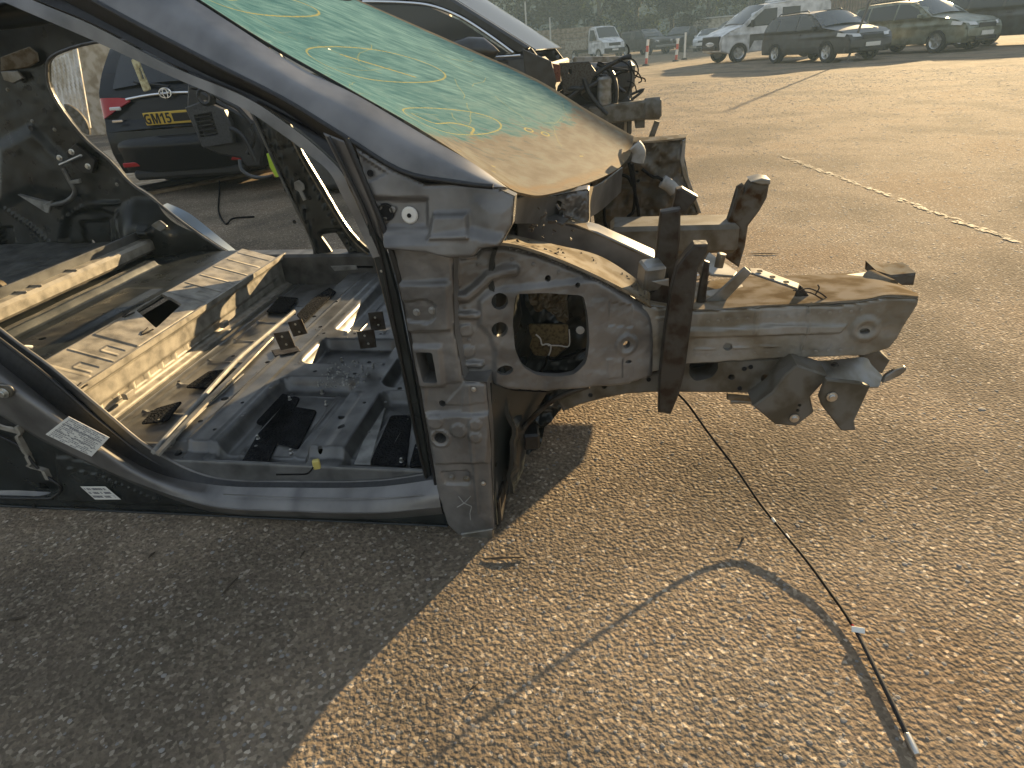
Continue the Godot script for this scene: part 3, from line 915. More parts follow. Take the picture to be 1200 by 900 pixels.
# ---------------------------------------------------------------- floor, seat riser, boot floor
func shell_floor(shell: Node3D) -> void:
	var up := facing_up(.17)
	var fw := [["dents", 0.15, 0.001], ["poly", rect(-1.4, -.115, .1, 0), 0.012, -0.03]]
	for f in [[-.71, -.46, .06, .49, -.045], [-.345, .03, .06, .415, -.045], [-.36, .03, .46, .66, -.045], [-.70, -.42, .61, .79, -.045], [-.69, -.42, .88, 1.50, -.045], [-.34, .03, .78, 1.50, -.045], [-1.3, -.90, .05, 1.62, -.055]]:
		fw.append(["pad", Vector2((f[0] + f[1]) / 2, -(f[2] + f[3]) / 2), Vector2((f[1] - f[0]) / 2, (f[3] - f[2]) / 2), 0.03, 0.012, f[4]])
	# pressed beads in the floor panels
	for x in [-1.16, -1.12, -.93]: fw.append(["bead", q2([x, -.08, x, -1.55]), 0.007, 0.006])
	for z in [.18, .34, .52, .7, .88, 1.06, 1.24]: fw.append(["bead", q2([-1.12, -z, -.96, -z + .01]), 0.008, 0.006])
	for x in [-.30, -.24, -.2, -.14, -.10, -.05]: fw.append(["bead", q2([x, -.09, x - .012, -.38]), 0.006, 0.006])
	for x in [-.66, -.5]: fw.append(["bead", q2([x, -.09, x - .01, -.46]), 0.008, 0.007])
	fw.append(["bead", q2([-.68, -.44, -.48, -.45]), 0.008, 0.007])
	for x in [-.63, -.55, -.48]: fw.append(["bead", q2([x, -.84, x, -1.3]), 0.008, 0.007])
	fw.append(["bead", q2([-.80, -.06, -.80, -1.55]), 0.012, 0.005])
	fw.append(["bead", q2([-.74, -.06, -.74, -1.55]), 0.005, 0.004])
	fw.append(["bead", q2([-.41, -.06, -.42, -.4]), 0.02, -0.004])
	fw.append(["ring", Vector2(-.63, -.15), 0.022, 0.006, 0.006])
	fw.append(["ring", Vector2(-.26, -.34), 0.018, 0.006, 0.006])
	var holes := []
	for h in [[-.83, .1, .011], [-.83, .35, .012], [-.83, .22, .008], [-.82, .6, .009], [-.40, .22, .011], [-.42, .27, .01], [-.62, .66, .017], [-.57, .65, .014], [-.5, .70, .008], [-.44, .68, .008], [-.86, .78, .008], [-.79, .72, .01], [-.1, .53, .014], [-.2, .68, .01], [-.8, 1.15, .008], [-.83, 1.0, .009], [-.76, .9, .008]]:
		holes.append(disc(Vector2(h[0], -h[1]), h[2], 12))
	for h in [[-.86, .2, .006], [-.86, .45, .006], [-.76, .18, .006], [-.76, .33, .006], [-.48, .53, .007], [-.62, .54, .007], [-.3, .44, .008], [-.14, .44, .008], [-.42, .12, .007], [-.38, .35, .006], [-.72, .84, .007], [-.6, .84, .006], [-.5, .84, .006], [-1.1, .35, .008], [-1.05, .75, .008], [-1.14, .55, .006], [-1.0, 1.15, .008], [-.5, .095, .008], [-.25, .095, .009], [-.66, .095, .008], [-.08, .095, .006]]: holes.append(disc(Vector2(h[0], -h[1]), h[2], 10))
	obj("floor_pan", stamp(up, rect(-1.25, -1.57, .04, -.075), fw, 0.0095, holes, 0.01), M.floor_grey, shell)
	obj("underbody", Soup.new().box(Transform3D(Basis.IDENTITY, Vector3(-.62, .045, -.80)), Vector3(1.3, .03, 1.5), .004).mesh(), M.inner_dark, shell)
	obj("inner_sill", Soup.new().loft([sill_ring(-2.0), sill_ring(-.0)]).mesh(), M.floor_grey, shell)
	obj("far_sill", Soup.new().box(Transform3D(Basis.IDENTITY, Vector3(-1.0, .16, -1.575)), Vector3(2.2, .2, .1), .012).mesh(), M.inner_grey, shell)
	# heelboard below the rear seat, stepped, with a row of notches
	var t := Transform3D(Vector3(0,0,-1), Vector3(0,1,0), Vector3(1,-0,0), Vector3(-1.22,0,0))
	var face := rect(.02, .09, 1.56, .262)
	var hf := [["poly", rect(-.1, .0, 1.6, .125), 0.004, 0.03], ["bead", q2([0, .133, 1.45, .133]), 0.007, -0.012], ["bead", q2([0, .172, 1.45, .172]), 0.004, 0.005], ["poly", rect(-.1, .235, 1.6, .3), 0.006, 0.016], ["dents", 0.2, 0.001]]
	for i in 11: hf.append(["poly", rect(.08 + i * .075, .142, .135 + i * .075, .166), 0.003, -0.005])
	obj("heelboard", stamp(t, face, hf, 0.0075, [], 0.01), M.seat_pan, shell)
	for u in [.39, .96]: obj("clip", Soup.new().box(Transform3D(Basis.IDENTITY, Vector3(-1.2, .152, -u)), Vector3(.02, .022, .04), .003).mesh(), M.seat_pan, shell)
	# rear seat pan with its fuel-pump hatch
	t = Transform3D(Vector3(0,0,-1), Vector3(-0.96352,0.26764,0), Vector3(0.26764,0.96352,0), Vector3(-1.22,0.25,0))
	var pan := rect(.03, -.01, 1.52, .185)
	var hatch := fillet(q2([.743,.164,.916,.18,.867,.069,.663,.035]), 0.008)
	var sf := [["dents", 0.15, 0.001], ["lip", 0.008, -0.006]]
	for i in 14:
		var u := .1 + i * .105 + rng.randf_range(-.01, .01)
		if u > .52 and u < .9: continue
		sf.append(["bead", q2([u, .02, u, .165]), 0.005, 0.0035])
	for u in [.24, .34, .46, .98]: sf.append(["bead", q2([u, .03, u, .09, u + .035, .09, u + .035, .03]), 0.004, 0.003])
	sf.append(["poly", rect(.53, .01, .9, .17), 0.004, 0.005])
	obj("rear_seat_pan", stamp(t, pan, sf, 0.0075, [hatch], 0.012), M.seat_pan, shell)
	obj("fuel_tank", Soup.new().box(Transform3D(Basis.IDENTITY, Vector3(-1.42, .16, -.8)), Vector3(.3, .06, 1.1), .02).mesh(), M.plastic_black, shell)
	s_clips(shell, t)
	# lower trough behind the seat pan, raised rail and boot floor
	var tr := facing_up(.285)
	obj("rear_trough", stamp(tr, rect(-1.86, -1.52, -1.40, -.06), [["dents", 0.2, 0.002], ["poly", rect(-1.74, -1.3, -1.68, -.1), 0.012, 0.03], ["poly", rect(-1.62, -1.0, -1.47, -.2), 0.02, 0.01]], 0.011, [disc(Vector2(-1.55, -.5), .012)], 0.01), M.inner_dark, shell)
	obj("trough_wall", plate(Transform3D(Vector3(0, 0, -1), Vector3(0, 1, 0), Vector3(1, 0, 0), Vector3(-1.86, 0, 0)), rect(.05, .27, 1.54, .40), 0.01), M.inner_grey, shell)
	obj("cross_rail", Soup.new().box(Transform3D(Basis.IDENTITY, Vector3(-1.84, .335, -.8)), Vector3(.07, .06, 1.46), .012).mesh(), M.seat_pan, shell)
	for u in [.3, .37, .5, .75, .82, 1.0]: obj("rail_rib", Soup.new().box(Transform3D(Basis.IDENTITY, Vector3(-1.84, .367, -u)), Vector3(.06, .008, .008), .002).mesh(), M.seat_pan, shell)
	var boot := [["dents", 0.2, 0.01]]
	for u in [.3, .5, .7]: boot.append(["bead", q2([-2.0, -u, -1.93, -u, -1.93, -u - .05, -2.0, -u - .05]), 0.008, 0.008])
	obj("boot_floor", stamp(facing_up(.33), rect(-3.0, -1.54, -1.87, -.05), boot, 0.02, [], 0.01), M.inner_grey, shell)
	# bitumen and felt damping mats
	for m in [[q2([-.933,-.302,-.951,-.472,-.819,-.433,-.782,-.239]), .125], [q2([-.637,-.08,-.71,-.461,-.634,-.437,-.562,-.078]), .125], [q2([-.646,-.203,-.681,-.392,-.544,-.364,-.509,-.161]), .125], [q2([-.702,-.282,-.728,-.427,-.666,-.42,-.629,-.258]), .125],
			[q2([-.284,-.106,-.305,-.348,-.24,-.352,-.182,-.102]), .125], [q2([-.174,-.099,-.189,-.212,-.135,-.174,-.103,-.115]), .125], [q2([-.898,-.182,-.943,-.727,-.871,-.661,-.848,-.173]), .125],
			[q2([-1.065,-.255,-1.079,-.345,-1.018,-.396,-.992,-.279]), .125], [q2([-1.067,-.484,-1.052,-.601,-.949,-.631,-.964,-.483]), .125], [q2([-1.124,-1.148,-1.153,-1.33,-1.052,-1.309,-1.026,-1.14]), .125], [q2([-.907,-1.006,-.918,-1.174,-.9,-1.319,-.846,-1.266,-.839,-.929]), .17]]:
		obj("damping_mat", plate(facing_up(m[1] + .006), fillet(ccw(m[0]), 0.012), 0.005, 0.0015), M.felt_mat, shell)
	for i in 46:
		var q := Vector3(rng.randf_range(-.9, -.02), .173, -rng.randf_range(.1, 1.45))
		if i % 3 == 0: q.x = [-.885, -.715, -.455, -.355][i / 3 % 4]
		if i % 3 == 1: q.z = [-.5, -.6, -.8, -.87][i / 3 % 4]
		bolt(shell, "spot_weld", Transform3D(facing_up(0).basis, q), 0.0045, M.floor_grey, 0.001)
	for q in [Vector3(-.65, .128, -.2), Vector3(-.52, .128, -.14), Vector3(-.53, .128, -.4), Vector3(-.66, .128, -.42), Vector3(-.2, .128, -.12), Vector3(-.08, .128, -.33), Vector3(-.6, .128, -.7), Vector3(-.47, .128, -1.1), Vector3(-1.02, .118, -.28), Vector3(-.98, .118, -.9), Vector3(-1.15, .118, -1.3)]:
		bolt(shell, "stud", Transform3D(facing_up(0).basis, q), .006, M.bolt_metal, .014)
	obj("pale_strip", plate(facing_up(.132), q2([-.324,-.102,-.364,-.384,-.333,-.386,-.279,-.101]), 0.004), M.mastic, shell)
	# upright seat brackets
	var s := Soup.new()
	for q in [[q2([-.772,.276,-.715,.286,-.705,.227,-.76,.214]), -.60], [q2([-.759,.282,-.706,.295,-.696,.241,-.75,.228]), -.68], [q2([-.488,.276,-.428,.286,-.43,.221,-.487,.214]), -.62], [q2([-.517,.268,-.462,.274,-.461,.206,-.516,.199]), -.80]]:
		var br := obj("seat_bracket", plate(facing_z(q[1]), q[0], 0.004, 0.001), M.dark_steel, shell)
		var c: Vector2 = (q[0][0] + q[0][2]) / 2
		for d in [Vector2(-.004, .014), Vector2(.004, -.014)]:
			bolt(br, "bolt", Transform3D(Basis.IDENTITY, Vector3(c.x + d.x, c.y + d.y, q[1] + .0005)), 0.0042, M.bolt_metal)
	obj("bracket_foot", plate(facing_up(.176), q2([-.847,-.682,-.768,-.72,-.736,-.679,-.81,-.636]), 0.004), M.dark_steel, shell)
	for p in [Vector3(-.62, .115, -.9), Vector3(-.5, .115, -.93), Vector3(-.56, .115, -1.0)]:
		var c := Soup.new().box(Transform3D(Basis(Vector3.UP, p.x * 7), p), Vector3(.03, .02, .014), .002)
		c.box(Transform3D(Basis(Vector3.UP, p.x * 7 + 1.2), p + Vector3(.01, .012, .006)), Vector3(.008, .026, .02), .001)
		obj("small_clip", c.mesh(), M.bracket_metal, shell)
	for p in q3([-.746,.122,-.285,-.594,.122,-.502,-.576,.122,-.475,-.863,.122,-.152]): bolt(shell, "stud", Transform3D(facing_up(0).basis, p), 0.008, M.bolt_metal, 0.016)
	for p in q3([-.682,.115,-.191,-.572,.115,-.156,-.734,.115,-.463,-.676,.115,-.471]): hole_disc(shell, "floor_plug", Transform3D(facing_up(0).basis, p), 0.011)
	s = Soup.new()
	s.tube(curve3(q3([-.464,.185,.028,-.418,.185,.024,-.388,.185,.019,-.384,.185,-.003,-.387,.185,-.024]), 4), 0.0022, 6)
	obj("floor_cable", s.mesh(60), M.wire_black, shell)
	obj("yellow_clip", Soup.new().box(Transform3D(Basis(Vector3.UP, .4), Vector3(-.377,.19,-.014)), Vector3(.018, .026, .014), .003).mesh(), M.clip_yellow, shell)
	for l in [q3([-1.357,.2,-1.471,-1.278,.2,-1.545,-1.107,.2,-1.554,-.928,.2,-1.537,-.767,.2,-1.52]), q3([-2.242,.19,-2.044,-1.994,.19,-1.762,-1.913,.19,-1.564,-1.878,.19,-1.363,-1.906,.19,-1.271,-1.985,.19,-1.216])]:
		s = Soup.new()
		s.tube(curve3(l, 5), 0.006, 6)
		obj("wiring_stub", s.mesh(60), M.wire_black, shell)
	s = Soup.new()
	s.tube(curve3(q3([-1.31, .34, -.1, -1.29, .345, -.14, -1.25, .30, -.15, -1.2, .27, -.17, -1.17, .21, -.16]), 5), 0.007, 8)
	obj("hose_end", s.mesh(60), M.bracket_metal, shell)
	# mastic seams
	for l in [q3([-.867,.17,-.061,-.896,.17,-.281,-.934,.17,-.559,-.943,.17,-.749,-.939,.17,-1.052]), q3([-2.766,.181,-1.5,-2.445,.224,-1.5,-2.096,.23,-1.5,-2.069,.204,-1.5]), q3([-1.867,.271,-1.5,-1.698,.273,-1.5,-1.511,.254,-1.5,-1.373,.216,-1.5]), q3([-.851,.165,-.102,-.861,.165,-.267,-.862,.165,-.385,-.86,.165,-.51])]:
		s = Soup.new()
		s.tube(curve3(l, 4), 0.008, 6)
		obj("seam_sealer", s.mesh(60), M.mastic, shell)
	obj("inner_rail", patch([q3([-.849,.172,-.047,-.874,.172,-.269,-.893,.172,-.544,-.908,.172,-.798]), q3([-.826,.178,-.033,-.849,.178,-.251,-.866,.178,-.521,-.886,.178,-.778])], 20, 3, 0.006), M.seat_pan, shell)
	# loose shards of broken glass in the tunnel
	var shard := Soup.new()
	for i in 90:
		var p := Vector3(rng.randf_range(-.58, -.42), .176 + rng.randf() * .004, rng.randf_range(-.6, -.42))
		shard.box(Transform3D(Basis(Vector3(rng.randf(), 1, rng.randf()).normalized(), rng.randf() * 6), p), Vector3(.006, .004, .005) * rng.randf_range(0.6, 1.4), .001)
	tag(obj("glass_crumbs", shard.mesh(), M.mastic, shell), "", "", "", "stuff")

func sill_ring(x: float) -> PackedVector3Array:
	return q3([x, .02, -.055, x, .135, -.066, x, .142, -.07, x, .142, -.078, x, .12, -.09, x, .02, -.09])

func s_clips(shell: Node3D, t: Transform3D) -> void:
	for p in q2([.696,.163,.622,.042,.246,-.006]):
		var s := Soup.new()
		for k in 2: s.bar(t * Vector3(p.x - .02, p.y + .006 * k, .006), t * Vector3(p.x + .02, p.y - .012 + .02 * k, .012), .006, .004, t.basis.z, .001)
		obj("trim_clip", s.mesh(), M.dark_steel, shell)
	obj("white_tie", Soup.new().tube(curve3(q3([-1.45, .33, -.27, -1.46, .345, -.30, -1.44, .345, -.33, -1.43, .335, -.35]), 4), 0.006, 6).mesh(60), M.tape_white, shell)
	obj("amber_plug", Soup.new().lathe(Transform3D(Basis.IDENTITY, Vector3(-1.93, .38, -.75)), q2([0, .04, .018, .04, .022, .03, .022, 0, .028, 0, .028, -.02, 0, -.02]), 14).mesh(), M.bare_dusty, shell)

# ---------------------------------------------------------------- far side: rear quarter, centre pillar, wheel arch
func shell_far_side(shell: Node3D) -> void:
	var t := Transform3D(Vector3(1,0,0), Vector3(0,1,0), Vector3(0,0,1), Vector3(0,0,-1.55))
	var rear_door := curve2(q2([-2.106,1.079,-2.077,1.123,-1.997,1.152,-1.843,1.175,-1.682,1.175,-1.475,1.148,-1.302,1.044,-1.23,.944,-1.193,.848,-1.134,.61,-1.089,.454,-1.059,.348,-1.052,.246,-1.107,.193,-1.197,.181,-1.326,.194,-1.408,.221,-1.503,.276,-1.594,.344,-1.682,.419,-1.759,.492,-1.811,.545,-1.886,.605,-1.952,.706,-2.037,.797,-2.101,.921,-2.123,1.016]), 3)
	var front_door := curve2(q2([-1.036, 0.800, -0.940, 0.542, -0.854, 0.360, -0.768, 0.263, -0.671, 0.225, -0.250, 0.198, -0.250, 0.241, -0.170, 0.564, -0.133, 0.714, -0.477, 0.972, -0.821, 1.123, -1.058, 1.155]), 3)
	var feats := [["dents", 0.3, 0.006],
		["poly", q2([-2.286,.48,-2.098,.484,-2.039,.458,-2.101,.257,-2.359,.251,-2.375,.347]), 0.02, -0.03], ["poly", q2([-2.255,.421,-2.099,.435,-2.148,.293,-2.294,.277]), 0.01, -0.02],
		["pad", q2([-1.828,.347])[0], Vector2(.17, .13), 0.12, 0.07, 0.09], ["pad", q2([-1.829,.397])[0], Vector2(.035, .02), 0.012, 0.012, 0.025],
		["bead", q2([-2.313,.451,-2.17,.51,-1.983,.517]), 0.012, 0.012], ["bead", q2([-1.999,.478,-2.035,.446,-2.032,.3,-1.988,.204]), 0.012, 0.012],
		["poly", q2([-2.5,.792,-2.285,.858,-2.176,.705,-2.176,.55,-2.411,.596,-2.64,.52]), 0.03, 0.02], ["poly", q2([-2.694,.417,-2.625,.415,-2.672,.263,-2.777,.255]), 0.006, -0.03], ["bead", q2([-2.612,.499,-2.505,.4,-2.442,.327]), 0.014, 0.012],
		["bead", q2([-1.163,.813,-1.09,.542,-1.031,.246]), 0.02, 0.014], ["poly", q2([-1.011,.359,-.9,.373,-.841,.244,-.967,.204]), 0.01, -0.02], ["bead", q2([-1.06,.782,-.959,.482,-.862,.244]), 0.008, -0.01]]
	var holes := [disc(q2([-2.254,.315])[0], .014), fillet(q2([-1.01,.343,-.937,.35,-.884,.236,-.963,.221]), 0.01)]
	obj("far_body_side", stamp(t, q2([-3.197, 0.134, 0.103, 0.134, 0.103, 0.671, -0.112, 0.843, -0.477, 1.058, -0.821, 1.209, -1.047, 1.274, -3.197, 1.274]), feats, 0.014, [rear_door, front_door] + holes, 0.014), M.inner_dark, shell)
	var s := Soup.new()
	var loop := PackedVector3Array()
	for p in rear_door: loop.append(Vector3(p.x, p.y, -1.542))
	loop.append(loop[0])
	obj("far_door_flange", s.tube(loop, 0.007, 6).mesh(60), M.inner_grey, shell)
	obj("far_wing_edge", patch([q3([-1.805,.486,-1.6,-1.721,.415,-1.6,-1.627,.339,-1.6,-1.524,.261,-1.6]), q3([-1.804,.489,-1.64,-1.703,.437,-1.64,-1.605,.344,-1.64,-1.513,.253,-1.64])], 16, 4, 0.004), M.far_skin, shell, "pale blue-grey outer edge of the far door sill")
	# small things hung on the far side
	var add := func(called: String, px: PackedVector2Array, z: float, d: float, m: Material) -> void: obj(called, plate(facing_z(z), px, d, 0.003), m, shell)
	add.call("pale_plate", q2([-2.288,1.145,-2.133,1.176,-2.107,1.152,-2.114,1.12,-2.174,1.1,-2.271,1.095,-2.316,1.091]), -1.520, 0.01, M.bare_dusty)
	add.call("pale_plate", q2([-2.311,1.091,-2.226,1.09,-2.211,1.059,-2.271,1.042,-2.311,1.057]), -1.515, 0.01, M.bracket_metal)
	add.call("foam_wedge", q2([-2.468,.576,-2.311,.532,-2.352,.485]), -1.500, 0.02, M.mastic)
	add.call("belt_guide", q2([-2.141,.754,-2.078,.788,-2.005,.712,-2.046,.657,-2.103,.659,-2.145,.717]), -1.520, 0.02, M.plastic_black)
	obj("guide_rod", Soup.new().tube(q3([-2.169,.704,-1.49,-2.098,.724,-1.49,-2.042,.74,-1.49]), 0.006, 8).mesh(60), M.bolt_metal, shell)
	for p in q3([-2.156,.733,-1.49,-2.084,.756,-1.49,-2.028,.692,-1.49]): bolt(shell, "bolt", Transform3D(Basis.IDENTITY, p), 0.014, M.bolt_metal)
	obj("wiring_stub", Soup.new().tube(curve3(q3([-2.158,.689,-1.49,-2.148,.632,-1.49,-2.143,.582,-1.49,-2.207,.54,-1.49,-2.296,.526,-1.49]), 5), 0.011, 8).mesh(60), M.inner_grey, shell)
	add.call("white_clip", q2([-2.147,.634,-2.091,.64,-2.095,.621,-2.15,.618]), -1.480, 0.015, M.mastic)
	add.call("white_clip", q2([-2.332,.53,-2.277,.548,-2.318,.489,-2.339,.494]), -1.480, 0.015, M.mastic)
	add.call("grommet", curve2(q2([-2.558,.244,-2.513,.265,-2.501,.239,-2.544,.213]), 4), -1.510, 0.01, M.mastic)
	add.call("pale_tab", q2([-2.381,.322,-2.341,.326,-2.342,.283,-2.372,.279]), -1.490, 0.01, M.mastic)
	add.call("latch_plate", fillet(q2([-1.773,.433,-1.721,.456,-1.689,.424,-1.732,.401]), 0.01), -1.440, 0.01, M.bracket_metal)
	add.call("pillar_slot", fillet(q2([-1.072,.587,-1.046,.597,-1.026,.578,-1.027,.556,-1.041,.549,-1.029,.511,-1.047,.504,-1.058,.546,-1.075,.557]), 0.004), -1.528, 0.004, M.mastic)
	for p in q3([-1.143,.742,-1.53,-1.106,.734,-1.53,-1.081,.737,-1.53,-1.113,.688,-1.53,-1.058,.619,-1.53,-1.049,.462,-1.53,-1.012,.518,-1.53,-1.11,.413,-1.53,-1.052,.412,-1.53,-1.083,.22,-1.53,-1.127,.216,-1.53]):
		hole_disc(shell, "pillar_hole", Transform3D(Basis.IDENTITY, p), 0.008)
	for p in q3([-2.264,.861,-1.51,-2.153,.854,-1.51,-2.147,.538,-1.51,-2.195,1.022,-1.51,-2.273,.967,-1.51,-2.162,.928,-1.51,-2.41,.757,-1.51,-1.923,.614,-1.51,-1.997,.574,-1.51]): hole_disc(shell, "panel_hole", Transform3D(Basis.IDENTITY, p), 0.011, M.seal_black)
	for p in q3([-2.242,.889,-1.51,-2.146,.85,-1.51,-2.303,1.02,-1.51,-1.93,.606,-1.51]): bolt(shell, "bolt", Transform3D(Basis.IDENTITY, p), 0.009, M.bracket_metal)
	obj("bright_edge", Soup.new().tube(curve3(q3([-1.054,.794,-1.535,-1.012,.67,-1.535,-.932,.485,-1.535,-.853,.329,-1.535,-.776,.248,-1.535]), 4), 0.0035, 6).mesh(60), M.bare_dusty, shell)
	add.call("sill_patch", q2([-.975,.206,-.848,.209,-.844,.188,-.959,.181]), -1.520, 0.006, M.mastic)

# ---------------------------------------------------------------- windscreen
func shell_windscreen(shell: Node3D) -> void:
	var im := Image.create(1024, 1024, false, Image.FORMAT_RGB8)
	var n := FastNoiseLite.new()
	n.seed = 4
	n.frequency = 0.015
	var streak := FastNoiseLite.new()
	streak.seed = 14
	streak.frequency = 0.024
	var speck := FastNoiseLite.new()
	speck.seed = 24
	speck.frequency = 0.35
	for y in 1024:      # y = 0 at the foot of the glass, x along its foot from near to far
		for x in 1024:
			var v := y / 1023.0
			var u := x / 1023.0
			var a := 0.6 * streak.get_noise_2d(x * 1.6 + y * 0.8, y * 0.12 - x * 0.1) + 0.45 * streak.get_noise_2d(x * 0.25 - y * 0.2 + 900.0, y * 2.4 + x * 1.3)
			var b := n.get_noise_2d(x, y)
			var glass := Color(0.18, 0.36, 0.38).lerp(Color(0.40, 0.55, 0.55), clamp(0.45 + a * 0.8 + b * 0.4, 0, 1))
			var dust := Color(0.47, 0.45, 0.40).lerp(Color(0.40, 0.37, 0.32), clamp(0.5 + b + a * 0.5, 0, 1))
			var edge: float = 0.26 + 0.05 * u + 0.03 * b + 0.05 * a
			var k: float = smoothstep(edge + 0.035, edge - 0.03, v) * 0.93 + 0.22 * smoothstep(0.75, 0.2, v) * clamp(0.5 + a + b, 0.0, 1.0)
			var wipe := smoothstep(0.18, 0.5, a) * smoothstep(0.9, 0.3, u) * 0.55
			var c := glass.lerp(dust, clamp(k - wipe * smoothstep(0.08, 0.2, v), 0.0, 1.0))
			var fleck: float = smoothstep(0.16, 0.34, a + 0.25 * b) * smoothstep(edge + 0.16, edge + 0.02, v) * smoothstep(edge - 0.2, edge - 0.02, v) * smoothstep(0.95, 0.5, u)
			c = c.lerp(Color(0.30, 0.33, 0.34), fleck * 0.75)
			var rim: float = min(min(u, 1.0 - u) * 1.25, min(v, 1.0) * 0.9)
			var frit := smoothstep(0.062 + 0.014 * b, 0.045, rim)
			var dirt: float = clamp(smoothstep(0.55, 0.05, v) + smoothstep(0.6, 1.0, u) * 0.9 + a * 0.8, 0.0, 1.0)
			c = c.lerp(Color(0.13, 0.13, 0.14).lerp(Color(0.45, 0.40, 0.32), dirt), frit * 0.92)
			if v < 0.1: c = c.lerp(Color(0.46, 0.38, 0.28), smoothstep(0.015, 0.0, abs(v - 0.04 - b * 0.02)) * 0.7)
			var sp := speck.get_noise_2d(x, y)
			c = c.lerp(Color(0.66, 0.67, 0.63), smoothstep(0.35, 0.75, sp) * 0.5).darkened(clamp(-sp * 0.12, 0.0, 0.12))
			im.set_pixel(x, y, c)
	var chalk := Color(0.62, 0.57, 0.33)
	var draw := func(pts: PackedVector2Array, w: float, strength: float) -> void:
		for i in pts.size() - 1:
			var steps := int(pts[i].distance_to(pts[i + 1]) * 1024 / 0.8) + 1
			for k in steps:
				var p := pts[i].lerp(pts[i + 1], float(k) / steps) * 1023.0
				for dy in range(-4, 5):
					for dx in range(-4, 5):
						var q := Vector2i(p) + Vector2i(dx, dy)
						if q.x < 0 or q.y < 0 or q.x > 1023 or q.y > 1023: continue
						var f: float = smoothstep(w, w * 0.5, Vector2(dx, dy).length()) * strength * clamp(0.75 + n.get_noise_2d(q.x * 9.0, q.y * 9.0), 0.2, 1.0)
						if f > 0: im.set_pixel(q.x, q.y, im.get_pixel(q.x, q.y).lerp(chalk, f * 0.5))
	var ell := func(c: Vector2, rx: float, ry: float, turn: float, from := 0.0, to := TAU) -> PackedVector2Array:
		var p := PackedVector2Array()
		for i in 49: p.append(c + Vector2(cos(lerp(from, to, i / 48.0)) * rx, sin(lerp(from, to, i / 48.0)) * ry).rotated(turn))
		return p
	draw.call(ell.call(Vector2(.36, .37), .13, .075, -.1), 3.5, 0.6)
	draw.call(curve2(PackedVector2Array([Vector2(.28, .41), Vector2(.31, .36), Vector2(.37, .36), Vector2(.40, .33), Vector2(.375, .30)]), 8, false), 4.0, 0.7)
	draw.call(ell.call(Vector2(.42, .66), .16, .085, -.1), 3.5, 0.6)
	draw.call(PackedVector2Array([Vector2(.38, .71), Vector2(.46, .60)]), 4.0, 0.7)
	draw.call(ell.call(Vector2(.33, .93), .19, .06, -.15), 3.5, 0.6)
	draw.call(ell.call(Vector2(.33, .955), .06, .03, .2), 3.4, 0.6)
	chalk = Color(0.55, 0.60, 0.56)
	for i in 26:      # cracks and scratches
		var p := Vector2(rng.randf_range(.1, .9), rng.randf_range(.3, .98))
		var d := Vector2(rng.randf_range(-1, 1), rng.randf_range(-1, 1)).normalized()
		var line := PackedVector2Array([p])
		for k in 5:
			d = d.rotated(rng.randf_range(-.4, .4))
			p += d * 0.028
			line.append(p)
		draw.call(line, 1.6, 0.55)
	chalk = Color(0.14, 0.13, 0.12)
	for p in [Vector2(.60, .14), Vector2(.2, .12), Vector2(.27, .15), Vector2(.16, .2)]: draw.call(PackedVector2Array([p, p + Vector2(.012, -.004)]), 3.4, 1.0)
	chalk = Color(0.5, 0.36, 0.2)
	for p in [Vector2(.55, .30), Vector2(.59, .27)]: draw.call(ell.call(p, .012, .012, 0), 3.4, 0.8)
	var m := StandardMaterial3D.new()
	m.resource_name = "dusty_windscreen"
	m.albedo_texture = ImageTexture.create_from_image(im)
	m.roughness = 0.85
	m.texture_repeat = false
	m.transparency = BaseMaterial3D.TRANSPARENCY_ALPHA
	m.albedo_color = Color(1, 1, 1, 0.9)
	m.clearcoat_enabled = true
	m.clearcoat = 0.2
	m.clearcoat_roughness = 0.2
	m.metallic_specular = 0.12
	# rows from the foot of the glass upwards, each from the near to the far side
	var foot := q3([.13,.821,-.115,.149,.804,-.15,.184,.772,-.28,.265,.729,-.62,.337,.705,-.93,.382,.711,-1.16,.396,.757,-1.27])
	var near := q3([.13, .821, -.115, -.035, .926, -.142, -.2, 1.012, -.185, -.4, 1.115, -.238, -.6, 1.232, -.29])
	var far := q3([.396, .757, -1.27, .24, .852, -1.22, .06, .963, -1.2, -.2, 1.086, -1.17, -.5, 1.228, -1.1])
	var rows := []
	for k in 5:
		var row := PackedVector3Array()
		for i in foot.size():
			var f: float = (foot[i].z - foot[0].z) / (foot[6].z - foot[0].z)
			var bow := foot[i] - foot[0].lerp(foot[6], f)
			row.append(near[k].lerp(far[k], f) + bow * (1.0 - .7 * k / 4.0) + Vector3(.012, .022, 0) * sin(PI * f) * (k / 4.0))
		rows.append(row)
	obj("windscreen", patch(rows, 60, 40, 0.006), m, shell, "cracked dusty green-tinted windscreen with yellow chalk marks")

